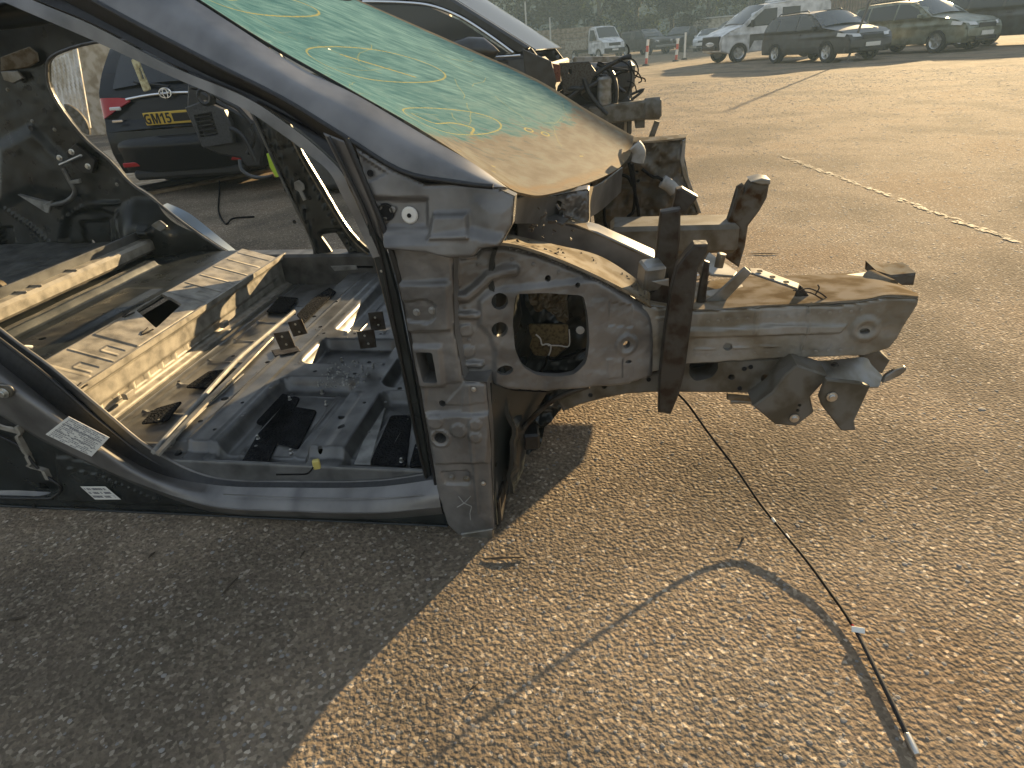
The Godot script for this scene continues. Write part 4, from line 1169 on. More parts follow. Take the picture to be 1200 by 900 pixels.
# ---------------------------------------------------------------- front end of the shell: inner wing, chassis legs, brackets
func shell_front(shell: Node3D) -> void:
	var t := Transform3D(Vector3(0.95266,0,-0.30404), Vector3(-0.01735,0.99837,-0.05436), Vector3(0.30354,0.05707,0.95111), Vector3(0,0.3,-0.06))
	var outline := q2([.002,.389,.062,.388,.079,.404,.121,.402,.184,.381,.286,.331,.393,.266,.448,.226,.458,.145,.457,.057,.395,.043,.322,.046,.197,.052,.117,.068,.064,.086,.029,.1,.004,.119,-.001,.223,.004,.32])
	var big := fillet(q2([.138,.299,.208,.293,.29,.278,.299,.227,.302,.164,.293,.114,.264,.09,.229,.088,.175,.1,.144,.125,.129,.17,.128,.237]), 0.012)
	var holes := [big, disc(q2([.103,.286])[0], .0185), disc(q2([.098,.221])[0], .0185), disc(q2([.103,.122])[0], .019, 16, .012), disc(q2([.213,.323])[0], .007, 10), disc(q2([.277,.303])[0], .006, 10), disc(q2([.39,.149])[0], .009, 12), disc(q2([.395,.105])[0], .008, 12, .004)]
	obj("inner_wing", stamp(t, outline, [
		["bead", q2([-.003,.305,.032,.303,.055,.318,.085,.343,.117,.351,.139,.35]), 0.017, 0.014], ["bead", q2([0,.266,.048,.259]), 0.013, 0.011], ["bead", q2([.007,.148,.049,.142]), 0.012, 0.010],
		["poly", q2([.156,.311,.114,.311,.08,.309,.06,.291,.055,.236,.076,.209,.085,.171,.072,.066,.494,-.017,.476,.185,.324,.313]), 0.008, 0.009],
		["poly", q2([.004,.387,.025,.388,.023,.325,.003,.328]), 0.002, 0.003], ["pad", q2([.024,.226])[0], Vector2(.016, .014), .012, .003, .004], ["pad", q2([.023,.175])[0], Vector2(.016, .014), .012, .003, .004],
		["poly", q2([.349,.257,.403,.243,.406,.189,.347,.201]), 0.002, -0.003], ["ring", q2([.39,.149])[0], 0.02, 0.01, 0.004], ["poly", q2([.343,.117,.38,.116,.38,.067,.343,.068]), 0.002, 0.003],
		["lip", 0.012, -0.012], ["dents", 0.06, 0.003]], 0.0045, holes, 0.02), M.shell_primer, shell, "pressed inner wing panel with a large service opening")
	# top of the wing panel: a dirt-filled valley up to the strut beam
	var top0 := q3([.071,.71,-.085,.113,.711,-.092,.171,.688,-.118,.267,.636,-.153,.369,.57,-.188,.422,.529,-.205])
	var top1 := q3([.076,.69,-.252,.098,.672,-.294,.203,.645,-.297,.299,.615,-.31,.38,.575,-.277,.421,.562,-.215])
	var topm := PackedVector3Array()
	for i in 6: topm.append(top0[i].lerp(top1[i], 0.5) + Vector3(0, -.004, 0))
	obj("wing_top", patch([top0, topm, top1], 40, 10, 0.006, true), M.bare_dusty, shell)
	var mess := Soup.new()
	for i in 45:
		var k := rng.randf() * 4.9
		var j := int(k)
		var p: Vector3 = top0[j].lerp(top0[j + 1], k - j).lerp(top1[j].lerp(top1[j + 1], k - j), rng.randf_range(.2, .9)) + Vector3(0, .004, 0)
		mess.box(Transform3D(Basis(Vector3(rng.randf(), 1, rng.randf()).normalized(), rng.randf() * 6), p), Vector3(.012, .002, .004) * rng.randf_range(.3, 1.2), .001)
	tag(obj("dirt_and_leaf_bits", mess.mesh(), M.upright_grey, shell), "", "", "", "stuff")
	# strut beam behind, sunlit along its top
	obj("strut_beam", plate(facing_z(-.40), q2([.169,.684,.215,.675,.296,.652,.38,.612,.44,.583,.44,.5,.383,.532,.296,.587,.193,.614,.093,.64,.094,.724,.132,.735,.17,.709]), 0.075, 0.004), M.shell_primer, shell)
	obj("beam_cap", patch([q3([.207,.665,-.398,.228,.673,-.398,.296,.644,-.398,.38,.604,-.398,.436,.577,-.398]), q3([.205,.659,-.48,.231,.667,-.48,.302,.639,-.48,.386,.599,-.48,.444,.571,-.48])], 20, 3, 0.004, true), M.leg_dusty, shell)
	for p in q3([.364,.607,-.44,.407,.584,-.44]): hole_disc(shell, "beam_hole", Transform3D(facing_up(0).basis, p + Vector3(0, .004, 0)), .01)
	# bulkhead across the car, with a stiffener, an opening and trays
	var fw := Transform3D(Vector3(0,0,-1), Vector3(0,1,0), Vector3(1,-0,0), Vector3(0.1,0,0))
	obj("bulkhead", stamp(fw, rect(.1, .06, 1.54, .70), [["dents", 0.2, 0.03], ["pad", Vector2(.45, .4), Vector2(.12, .12), .06, .03, .03], ["pad", Vector2(.95, .42), Vector2(.2, .12), .06, .03, .03], ["bead", q2([.15, .25, 1.3, .25]), .02, .015]], 0.02, [disc(Vector2(.3, .3), .05), disc(Vector2(.8, .5), .06)], 0.01), M.inner_dark, shell)
	obj("cowl_panel", patch([q3([.126,.78,-.2,.152,.767,-.3,.204,.72,-.5,.282,.683,-.8,.359,.682,-1.1]), q3([.12,.723,-.22,.142,.686,-.36,.198,.624,-.56,.281,.589,-.85,.355,.6,-1.1])], 20, 4, 0.006, true), M.shell_primer, shell)
	obj("cowl_box", stamp(facing_z(-.46), fillet(q2([.155,.725,.272,.744,.272,.658,.224,.65,.162,.651]), 0.01), [["lip", .01, -.01], ["dents", .04, .006]], 0.006, [fillet(q2([.168,.712,.199,.72,.207,.707,.204,.659,.171,.66,.165,.691]), 0.012)], 0.05), M.shell_primer, shell)
	obj("cowl_tray", plate(facing_z(-.5), q2([.151,.717,.222,.728,.221,.64,.148,.641]), 0.01), M.bracket_metal, shell)
	obj("cowl_stiffener", patch([q3([.238,.719,-.52,.245,.692,-.52,.247,.643,-.52]), q3([.261,.717,-.6,.261,.674,-.6,.261,.612,-.6]), q3([.27,.699,-.72,.26,.641,-.74,.265,.57,-.74])], 10, 6, 0.004, true), M.bare_dusty, shell)
	obj("cowl_inner", plate(facing_z(-.55), q2([.2,.709,.243,.717,.245,.63,.203,.631]), 0.02), M.inner_dark, shell)
	# torn edge bits
	var torn := Soup.new()
	for i in 22:
		var p := Vector3(.15 + rng.randf() * .1, .74 + rng.randf_range(-.03, .03) - i * .002, -.2 - rng.randf() * .1)
		torn.box(Transform3D(Basis(Vector3(rng.randf() - .5, 1, rng.randf() - .5).normalized(), rng.randf() * 6), p), Vector3(.014, .005, .002) * rng.randf_range(.4, 1.4), .001)
	obj("torn_sealant", torn.mesh(), M.dark_steel, shell)
	# seen through the opening: wheel house, plate and wires
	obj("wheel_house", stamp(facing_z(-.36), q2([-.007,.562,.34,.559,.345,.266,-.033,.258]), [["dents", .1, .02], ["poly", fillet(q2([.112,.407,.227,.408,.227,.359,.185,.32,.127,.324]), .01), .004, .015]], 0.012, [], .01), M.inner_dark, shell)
	obj("house_plate", plate(facing_z(-.33), fillet(q2([.121,.433,.225,.433,.225,.373,.19,.338,.133,.342,.119,.372]), .008), .004), M.house_brown, shell)
	obj("insulation", stamp(facing_z(-.32), curve2(q2([.131,.523,.221,.523,.223,.503,.226,.447,.202,.447,.171,.48,.153,.47,.132,.498]), 3), [["dents", .02, .02]], 0.006, [], .01), M.bare_dusty, shell)
	obj("house_loop", Soup.new().tube(curve3(q3([.143,.413,-.31,.154,.401,-.31,.158,.384,-.31,.169,.386,-.31,.18,.382,-.31,.179,.365,-.31,.17,.345,-.31]), 4), .0022, 6).mesh(60), M.tape_white, shell)
	obj("house_loop", Soup.new().tube(curve3(q3([.173,.382,-.31,.202,.382,-.31,.228,.382,-.31,.229,.428,-.31]), 4), .0018, 6).mesh(60), M.tape_white, shell)
	obj("wiring_stub", Soup.new().tube(curve3(q3([.144,.299,-.3,.164,.329,-.3,.173,.355,-.3,.191,.345,-.3,.279,.381,-.3]), 4), .004, 6).mesh(60), M.wire_black, shell)
	bolt(shell, "pale_plug", Transform3D(Basis.IDENTITY, Vector3(.257,.426,-.31)), .011, M.tape_white)
	obj("gold_plate", plate(facing_z(-.2), q2([.049,.388,.096,.388,.098,.346,.05,.345]), .004), M.bare_dusty, shell)
	# wheel arch and lower bulkhead below the wing panel
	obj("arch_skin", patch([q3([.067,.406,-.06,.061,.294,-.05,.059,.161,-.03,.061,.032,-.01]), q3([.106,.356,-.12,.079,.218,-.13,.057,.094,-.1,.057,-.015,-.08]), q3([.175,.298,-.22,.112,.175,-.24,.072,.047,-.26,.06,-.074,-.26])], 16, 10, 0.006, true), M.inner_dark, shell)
	obj("arch_lip", Soup.new().tube(curve3(q3([.284,.326,-.2,.198,.285,-.2,.119,.201,-.2,.078,.105,-.18,.06,.007,-.14,.054,-.038,-.1]), 5), .007, 8).mesh(60), M.dark_steel, shell)
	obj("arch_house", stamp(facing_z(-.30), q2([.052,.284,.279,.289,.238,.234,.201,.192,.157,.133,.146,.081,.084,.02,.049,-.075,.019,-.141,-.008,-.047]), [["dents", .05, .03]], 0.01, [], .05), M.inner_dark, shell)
	obj("floor_stub", Soup.new().box(Transform3D(Basis(Vector3.UP, .2), Vector3(.127,.143,-.24)), Vector3(.045, .05, .06), .006).mesh(), M.plastic_black, shell)
	obj("floor_stub", Soup.new().box(Transform3D(Basis(Vector3.UP, .1), Vector3(.078,.076,-.2)), Vector3(.02, .09, .03), .006).mesh(), M.dark_steel, shell)
	obj("brake_pipe", Soup.new().tube(curve3(q3([.017,.25,-.22,.062,.244,-.22,.099,.265,-.22,.128,.304,-.22]), 4), .0035, 6).mesh(60), M.bracket_metal, shell)
	obj("flap", plate(facing_z(-.07), q2([.061,.401,.071,.405,.067,.351,.058,.337]), .003), M.bare_dusty, shell)
	obj("sill_end", plate(facing_z(-.04), q2([.037,.073,.071,.086,.072,.015,.05,.002]), .08, .004), M.dark_steel, shell)

	# lower chassis rail
	obj("rail_arch", plate(facing_z(-.31), q2([.06,.059,.093,.13,.163,.215,.222,.256,.228,.217,.186,.172,.146,.132,.105,.073]), 0.06, 0.005), M.rail_grey, shell)
	obj("lower_rail", plate(facing_z(-.22), q2([.201,.273,.283,.315,.427,.347,.511,.386,.744,.399,.759,.359,.737,.301,.631,.303,.456,.3,.378,.293,.321,.279,.261,.258,.217,.236]), 0.07, 0.005, [disc(q2([.321,.314])[0], .007, 10), disc(q2([.698,.346])[0], .011, 12), disc(q2([.621,.347])[0], .008, 10), fillet(q2([.521,.386,.585,.394,.589,.367,.576,.344,.539,.333,.522,.349]), .01)]), M.rail_grey, shell)
	obj("rail_inside", plate(facing_z(-.30), q2([.503,.367,.616,.369,.625,.272,.509,.269]), .01), M.hole_dark, shell)
	for p in q3([.287,.289,-.218,.352,.325,-.218,.428,.337,-.218,.481,.321,-.218,.647,.371,-.218,.661,.376,-.218,.643,.318,-.218]): hole_disc(shell, "rail_hole", Transform3D(Basis.IDENTITY, p), .005)
	for p in q3([.182,.243,-.25,.288,.274,-.25]): bolt(shell, "bolt", Transform3D(Basis.IDENTITY, p), .007, M.bolt_metal)
	# upper chassis leg: outer face, flat top and body
	var face := q2([.38,.539,.52,.517,.666,.528,.762,.532,.82,.532,.875,.542,.919,.552,.982,.548,.983,.534,.97,.495,.96,.454,.949,.431,.903,.413,.719,.401,.511,.382,.426,.362,.376,.333])
	obj("chassis_leg", stamp(facing_z(-.21), face, [["poly", q2([.498,.479,.583,.479,.729,.491,.848,.49,.839,.471,.741,.466,.5,.455]), .004, .009], ["poly", q2([.5,.453,.76,.464,.765,.404,.505,.377]), .004, -.003], ["bead", q2([.764,.53,.768,.489,.768,.458,.761,.409]), .004, .004], ["ring", q2([.889,.48])[0], .022, .014, .008], ["bead", q2([.531,.423,.736,.436]), .004, .002], ["pad", q2([.658,.499])[0], Vector2(.004, .03), .003, .004, .004],
		["bead", q2([.439,.504,.496,.506]), .006, .003], ["poly", q2([.37,.55,.447,.529,.457,.342,.377,.328]), .01, .006], ["lip", .006, -.006], ["dents", .05, .0025]], 0.0045, [disc(q2([.603,.43])[0], .0105, 12), disc(q2([.888,.474])[0], .011, 12, .007)], .02), M.leg_metal, shell, "bare pale grey chassis leg pointing forward")
	var r0 := q3([.39,.538,-.218,.521,.516,-.218,.667,.526,-.218,.764,.531,-.218,.877,.541,-.218,.922,.551,-.218,.983,.547,-.218])
	var r1 := q3([.425,.52,-.376,.546,.505,-.429,.69,.505,-.473,.793,.508,-.469,.935,.508,-.487,1.002,.508,-.46,1.033,.505,-.354])
	var rm := PackedVector3Array()
	for i in 7: rm.append(r0[i].lerp(r1[i], .5) + Vector3(0, .003, 0))
	obj("leg_top", patch([r0, rm, r1], 40, 10, .005, true), M.leg_dusty, shell)
	for k in 16: bolt(shell, "spot_weld", Transform3D(Basis.IDENTITY, Vector3(.552,.497,-.202).lerp(Vector3(.87,.525,-.202), k / 15.0)), .0042, M.leg_metal, .001)
	for k in 14: bolt(shell, "spot_weld", Transform3D(Basis.IDENTITY, Vector3(.531,.411,-.202).lerp(Vector3(.871,.431,-.202), k / 13.0)), .0042, M.leg_metal, .001)
	for p in q2([.064,.369,.101,.375,.137,.373,.183,.357,.238,.334,.304,.298,.353,.269,.041,.114,.098,.091,.158,.076,.218,.067,.301,.065,.027,.279,.029,.203,.363,.167,.359,.136,.414,.213,.422,.084]): bolt(shell, "spot_weld", Transform3D(t.basis, t * Vector3(p.x, p.y, .002)), .0045, M.shell_primer, .0025)
	for p in q3([.89,.512,-.444,.927,.512,-.443,.964,.512,-.342,.903,.512,-.382,.796,.512,-.439]): hole_disc(shell, "leg_hole", Transform3D(facing_up(0).basis, p), .012)
	for p in [q2([.64,-.264,.713,-.371,.727,-.36,.66,-.259]), q2([.546,-.337,.654,-.39,.655,-.366,.566,-.297])]: obj("top_rib", plate(facing_up(.52), p, .012, .004), M.leg_metal, shell)
	obj("leg_body", plate(facing_z(-.225), q2([.421,.493,.523,.487,.885,.512,.974,.524,.95,.426,.903,.41,.512,.379,.427,.359]), .24, .006), M.leg_metal, shell)
	obj("tip_block", plate(facing_z(-.54), q2([1.016,.499,1.054,.487,1.112,.493,1.114,.459,1.074,.459,1.019,.475]), .09, .005), M.upright_grey, shell)
	obj("tip_bridge", Soup.new().bar(Vector3(1.0, .43, -.42), Vector3(1.03, .43, -.6), .08, .05, Vector3.UP, .006).mesh(), M.dark_steel, shell)
	obj("tip_bead", Soup.new().tube(q3([.965,.515,-.447,.975,.515,-.409,.989,.515,-.373]), .02, 10).mesh(60), M.leg_dusty, shell)
	# brackets under the leg
	obj("tow_bracket", plate(facing_z(-.15), q2([.662,.309,.7,.347,.719,.391,.742,.417,.81,.393,.806,.376,.783,.336,.797,.296,.764,.257,.719,.26]), .07, .004, [disc(q2([.763,.315])[0], .004, 8), disc(q2([.761,.301])[0], .004, 8)]), M.rail_grey, shell)
	bolt(shell, "bolt", Transform3D(Basis.IDENTITY, Vector3(.756,.282,-.147)), .011, M.bolt_metal)
	obj("bumper_bracket", plate(facing_z(-.12), q2([.798,.398,.866,.391,.89,.383,.874,.294,.882,.27,.852,.268,.8,.332,.791,.353]), .012, .003), M.rail_grey, shell)
	bolt(shell, "bolt", Transform3D(Basis.IDENTITY, Vector3(.816,.357,-.118)), .012, M.bolt_metal)
	obj("bumper_bracket", plate(facing_z(-.3), q2([.927,.367,.964,.384,.996,.357,.986,.322,.953,.331]), .06, .003), M.rail_grey, shell)
	obj("lip_plate", patch([q3([.748,.398,-.21,.831,.391,-.23,.919,.385,-.26,.941,.365,-.26,.967,.341,-.25]), q3([.747,.399,-.19,.793,.381,-.18,.85,.36,-.18,.901,.345,-.19,.946,.335,-.21])], 20, 5, .005, true), M.bracket_metal, shell)
	bolt(shell, "lip_nut", Transform3D(facing_up(0).basis, Vector3(.838,.393,-.2)), .009, M.dark_steel)
	obj("bent_tab", plate(facing_z(-.2), fillet(q2([.946,.347,.949,.367,.968,.385,.988,.392,.991,.383,.98,.368]), .006), .01), M.bracket_metal, shell)
	obj("rail_pipe", Soup.new().tube(curve3(q3([.628,.261,-.28,.665,.258,-.28,.703,.254,-.28,.729,.24,-.28]), 4), .009, 8).mesh(60), M.bare_dusty, shell)
	obj("rail_pipe", Soup.new().tube(curve3(q3([.638,.247,-.28,.687,.246,-.28,.722,.229,-.28]), 4), .006, 8).mesh(60), M.bracket_metal, shell)
	# dark uprights of the old radiator panel
	obj("radiator_upright", plate(facing_z(-.165), q2([.471,.64,.487,.664,.504,.686,.531,.686,.531,.669,.515,.634,.512,.533,.506,.394,.497,.328,.481,.271,.451,.275,.449,.377,.454,.496,.462,.587]), .035, .004), M.dark_steel, shell, "rusty dark upright left of the radiator panel")
	obj("radiator_upright", plate(facing_z(-.27), q2([.438,.729,.481,.735,.484,.675,.481,.593,.475,.537,.427,.56,.432,.63]), .03, .004), M.dark_steel, shell)
	obj("radiator_upright", plate(facing_z(-.33), q2([.475,.765,.488,.767,.523,.747,.497,.707,.468,.718]), .03, .004), M.dark_steel, shell)
	obj("upright_plate", plate(facing_z(-.235), q2([.401,.552,.419,.548,.462,.589,.471,.502,.444,.498,.428,.506,.404,.523]), .03, .003), M.dark_steel, shell)
	obj("upright_block", Soup.new().box(Transform3D(Basis(Vector3.UP, .35) * Basis(Vector3.RIGHT, .2), Vector3(.423,.592,-.25)), Vector3(.05, .062, .05), .005).mesh(), M.bracket_metal, shell)
	obj("block_ear", plate(facing_z(-.21), q2([.423,.59,.46,.596,.461,.578,.439,.582]), .006), M.bracket_metal, shell)
	obj("upright_pin", plate(facing_z(-.26), q2([.541,.62,.552,.616,.551,.518,.53,.516,.534,.57]), .012, .003), M.dark_steel, shell)
	bolt(shell, "shiny_bolt", Transform3D(Basis(Vector3.UP, .6), Vector3(.52,.598,-.22)), .009, M.chrome)
	# plates, struts and strips lying on the leg
	obj("stud_plate", plate(facing_up(.545), ccw(q2([.593,-.576,.642,-.41,.629,-.378,.576,-.392,.564,-.473])), .006, .002), M.leg_metal, shell)
	obj("stud", Soup.new().tube(q3([.594,.56,-.4,.596,.577,-.4,.599,.594,-.4]), .011, 10).mesh(40), M.bracket_metal, shell)
	obj("flat_strut", plate(facing_z(-.27), q2([.551,.51,.591,.512,.647,.588,.631,.602,.57,.533,.554,.524]), .008, .002), M.bracket_metal, shell)
	obj("punched_strip", plate(facing_up(.575), ccw(q2([.656,-.346,.677,-.345,.744,-.238,.733,-.206,.654,-.315])), .005, .0015, []), M.bracket_metal, shell)
	for p in q3([.674,.577,-.316,.694,.577,-.274,.716,.577,-.24]): hole_disc(shell, "strip_hole", Transform3D(facing_up(0).basis, p), .006)
	obj("strip_end", plate(facing_z(-.27), q2([.753,.561,.762,.553,.794,.514,.777,.512,.747,.529]), .005), M.dark_steel, shell)
	for l in [q3([.734,.558,-.24,.771,.552,-.24,.8,.536,-.24,.839,.518,-.24,.855,.51,-.24]), q3([.784,.543,-.25,.79,.559,-.25,.786,.567,-.25]), q3([.744,.545,-.25,.764,.559,-.25,.796,.547,-.25,.823,.524,-.25])]:
		obj("wire_strand", Soup.new().tube(curve3(l, 5), .0016, 5).mesh(60), M.dark_steel, shell)

	# far inner wing, far leg and its upright
	obj("far_inner_wing", stamp(facing_z(-1.2), q2([.401,.746,.568,.751,.562,.675,.568,.629,.606,.551,.64,.496,.58,.46,.398,.39,.319,.407,.27,.535,.239,.642,.374,.696]), [["pad", q2([.339,.518])[0], Vector2(.12, .12), .1, .05, -.05], ["pad", q2([.533,.541])[0], Vector2(.05, .04), .035, .03, .05], ["bead", q2([.403,.709,.48,.635,.558,.564]), .03, .02], ["bead", q2([.405,.637,.427,.469]), .012, .014], ["dents", .08, .03], ["lip", .015, -.012]], .009, [disc(q2([.415,.61])[0], .008), disc(q2([.411,.645])[0], .006)], .02), M.rail_grey, shell)
	obj("far_wing_flange", patch([q3([.393,.745,-1.19,.474,.745,-1.19,.57,.752,-1.19]), q3([.393,.752,-1.24,.476,.752,-1.24,.58,.756,-1.24])], 12, 3, .006, true), M.bare_dusty, shell)
	obj("far_wing_end", plate(facing_z(-1.18), q2([.558,.749,.569,.754,.569,.679,.584,.635,.641,.501,.629,.501,.569,.633,.554,.685]), .02), M.bracket_metal, shell)
	obj("far_lamp_socket", Soup.new().tube(curve3(q3([.493,.629,-1.12,.517,.614,-1.12,.538,.594,-1.12]), 3), .022, 10).mesh(60), M.mastic, shell)
	obj("foam_hose", Soup.new().tube(curve3(q3([.395,.759,-1.05,.41,.738,-1.05,.406,.706,-1.05]), 4), .022, 10).mesh(60), M.mastic, shell)
	for l in [q3([.377,.715,-1,.393,.647,-1,.409,.578,-1,.42,.515,-1,.438,.417,-1]), q3([.388,.706,-1.02,.4,.616,-1.02,.396,.551,-1.02,.377,.528,-1.02,.359,.443,-1.02]), q3([.288,.63,-1.1,.331,.655,-1.1,.374,.651,-1.1,.393,.619,-1.1]), q3([.423,.671,-1.12,.461,.644,-1.12,.481,.641,-1.12,.505,.623,-1.12]), q3([.297,.634,-1.08,.301,.502,-1.08,.335,.441,-1.08])]:
		obj("wiring_stub", Soup.new().tube(curve3(l, 5), .006, 6).mesh(60), M.wire_black, shell)
	obj("far_leg", Soup.new().bar(Vector3(.323,.531,-.8), Vector3(.697,.533,-.8), .14, .085, Vector3.UP, .012).mesh(), M.rail_grey, shell)
	obj("far_leg_flange", Soup.new().bar(Vector3(.324,.529,-.76), Vector3(.663,.524,-.76), .03, .012, Vector3.UP, .003).mesh(), M.leg_metal, shell)
	obj("far_upright", plate(facing_z(-.76), q2([.746,.695,.768,.685,.766,.644,.75,.606,.724,.564,.722,.5,.712,.437,.658,.475,.661,.548,.671,.59,.686,.67,.701,.679,.701,.663,.717,.689]), .05, .006), M.upright_grey, shell, "bent upright standing on the far chassis leg")
	obj("upright_cap", plate(facing_z(-.75), q2([.714,.693,.743,.701,.767,.696,.768,.684,.743,.683]), .07, .003), M.bracket_metal, shell)
	obj("far_lower_rail", plate(facing_z(-1.3), q2([.05, .2, .45, .2, .68, .205, .735, .245, .70, .33, .3, .34, .05, .3]), .06, .006), M.rail_grey, shell)
	obj("far_wheel_house", plate(facing_z(-1.3), q2([.235,.623,.404,.723,.57,.717,.634,.472,.56,.408,.269,.345]), .02), M.inner_dark, shell)

# ---------------------------------------------------------------- trees, walls, posts far behind
func make_crown(seed_: int, height: float, width: float, leaves: int) -> ArrayMesh:
	var r := RandomNumberGenerator.new()
	r.seed = seed_
	var lumps := []
	for i in 26:
		var a := r.randf() * TAU
		var y := r.randf()
		var w := width * (0.35 + 0.65 * sin(PI * clamp(0.15 + 0.8 * y, 0, 1))) * 0.5
		lumps.append([Vector3(cos(a) * w * r.randf(), height * (0.2 + 0.76 * y), sin(a) * w * r.randf()), r.randf_range(0.6, 1.35) * width * 0.17])
	var ps := PackedVector3Array()
	var ns := PackedVector3Array()
	for i in leaves:
		var l: Array = lumps[r.randi() % lumps.size()]
		var d := Vector3(r.randfn(), r.randfn(), r.randfn()).normalized()
		var p: Vector3 = l[0] + d * l[1] * pow(r.randf(), 0.4) * Vector3(1.15, 0.9, 1.15)
		var u := Vector3(r.randfn(), r.randfn() * 0.6, r.randfn()).normalized()
		var v := u.cross(Vector3(r.randfn(), r.randfn(), r.randfn())).normalized()
		var s := r.randf_range(0.10, 0.24)
		var n := u.cross(v)
		var q := [p - u * s, p + v * s * 0.5, p + u * s, p - v * s * 0.5]
		for k in [0, 2, 1, 0, 3, 2]:
			ps.append(q[k])
			ns.append(n)
	var a := []
	a.resize(Mesh.ARRAY_MAX)
	a[Mesh.ARRAY_VERTEX] = ps
	a[Mesh.ARRAY_NORMAL] = ns
	var m := ArrayMesh.new()
	m.add_surface_from_arrays(Mesh.PRIMITIVE_TRIANGLES, a)
	return m

func make_background() -> void:
	var hill := Soup.new()
	var hn := FastNoiseLite.new()
	hn.seed = 3
	hn.frequency = 0.05
	for i in 90:
		for j in 5:
			var p := func(a: int, b: int) -> Vector3:
				var x: float = -190 + a * 4.2
				return Vector3(x, max(0.0, b / 5.0 * (15.0 + 4.0 * hn.get_noise_2d(x, 0))) - 0.3, -112 - b * 5 + 3 * hn.get_noise_2d(x, b * 40.0))
			hill.quad(p.call(i, j), p.call(i + 1, j), p.call(i + 1, j + 1), p.call(i, j + 1))
	var leafy := mat("hillside_green", Vector3(0.035, 0.045, 0.02), 0.9, 0.0, M.grime, 0.08)
	tag(obj("wooded_hillside", hill.mesh(60), leafy), "wooded slope closing the yard behind the trees", "", "", "structure")
	var greens := [mat("leaf_dark", Vector3(0.03, 0.05, 0.016), 0.6, 0.0, null, 1.0, {"backlight_enabled": true, "backlight": Color(0.2, 0.26, 0.08)}), mat("leaf_mid", Vector3(0.055, 0.075, 0.024), 0.6, 0.0, null, 1.0, {"backlight_enabled": true, "backlight": Color(0.28, 0.32, 0.1)}), mat("leaf_olive", Vector3(0.075, 0.08, 0.03), 0.6, 0.0, null, 1.0, {"backlight_enabled": true, "backlight": Color(0.32, 0.32, 0.12)})]
	var bark := mat("bark", Vector3(0.12, 0.10, 0.075), 0.9, 0.0, M.grime, 2.0)
	var crowns := [make_crown(11, 12.0, 8.5, 7000), make_crown(12, 10.0, 9.0, 7000), make_crown(13, 14.0, 7.5, 7000)]
	var kinds := ["dark broad tree", "mid-green bushy tree", "olive tall tree"]
	var spots := [[-27.0, -66.0, 1, .9], [-22.5, -71.0, 0, 1.0], [-18.0, -67.0, 2, .9], [-14.0, -73.0, 0, 1.0], [-9.5, -70.0, 1, 1.05], [-6.0, -76.0, 2, 1.0], [-2.0, -72.0, 0, 1.0], [2.0, -78.0, 1, 1.1], [5.5, -74.0, 2, .95], [9.5, -79.0, 0, 1.05], [13.0, -75.0, 1, 1.0], [17.0, -80.0, 2, 1.0], [21.0, -78.0, 0, 1.05], [26.0, -83.0, 1, 1.1], [31.0, -80.0, 2, 1.0], [36.0, -84.0, 0, 1.1]]
	var where := ["at the far left of the tree line, above the dark wreck's roof", "second from the left in the tree line", "behind the two pale poles, left", "behind the two pale poles, right", "behind the tan wall", "above the white flatbed truck's bed", "directly above the white flatbed truck's cab", "just right of the white truck's cab", "above the dark pick-up", "above the red and white posts", "left of the leaning bare trunk", "behind the leaning bare trunk", "above the white van", "above the dark estate car", "above the sage green estate car", "at the far right of the tree line"]
	for i in spots.size():
		var sp: Array = spots[i]
		var tree := thing("tree", "%s %s" % [kinds[sp[2]], where[i]], "tree", place(sp[0], 0, sp[1], i * 1.3), "trees along the back of the yard")
		tree.scale = Vector3.ONE * sp[3]
		obj("crown", crowns[sp[2]], greens[sp[2]], tree)
		var s := Soup.new()
		s.tube(q3([0, -.2, 0, .1, 2, .05, .05, 5, .2, .3, 8, .1]), [.32, .24, .17, .05], 9)
		for k in 4: s.tube(q3([.06, 2.2 + k * 1.2, .1, cos(k * 1.9) * 1.2, 3.6 + k * 1.3, sin(k * 1.9) * 1.2, cos(k * 1.9) * 2.2, 5.2 + k * 1.3, sin(k * 1.9) * 2.2]), [.1, .07, .02], 6)
		obj("trunk", s.mesh(60), bark, tree)
	# low scrub between the vehicles and the trees
	var scrub_spots := [[-13.0, -62.0, "low yellow-green bush left of the two pale poles"], [-5.0, -66.0, "low bush behind the tan wall"], [6.5, -68.0, "low bush behind the dark pick-up and the ruined pick-up"], [16.0, -70.0, "low bush behind the white van"]]
	for sp in scrub_spots:
		var b := thing("bush", sp[2], "bush", place(sp[0], 0, sp[1], sp[0]))
		b.scale = Vector3(.45, .28, .45)
		obj("crown", crowns[1], greens[2], b)
		obj("stem", Soup.new().tube(q3([0, -.3, 0, .1, 2, .1, 0, 4, 0]), [.3, .2, .1], 7).mesh(60), bark, b)
	# bare leaning trunks in front of the wood
	var lean := [[10.5, -66.0, 3.2, "pale bare trunk leaning right, above the tarpaulin"], [12.6, -67.0, 2.2, "pale bare trunk leaning right, above the white van's bonnet"]]
	for l in lean:
		var o := obj("bare_trunk", Soup.new().tube(q3([0, -.2, 0, l[2] * .4, 4, 0, l[2], 10, 0, l[2] * 1.4, 14, .4]), [.22, .18, .13, .06], 8).mesh(60), bark)
		tag(o, l[3], "tree trunk")
		o.position = Vector3(l[0], 0, l[1])
	# tan wall of planks behind the truck
	var wall_m := mat("tan_boards", Vector3(0.30, 0.24, 0.17), 0.8, 0.0, M.dusty, 0.6)
	var wall := thing("board_wall", "tan wall of wide horizontal boards behind the white flatbed truck", "wall", place(-6.4, 0, -61))
	for i in 6: obj("board", Soup.new().box(Transform3D(Basis.IDENTITY, Vector3(0, .25 + i * .4, .01 * (i % 2))), Vector3(9.0, .37, .05), .01).mesh(), wall_m, wall)
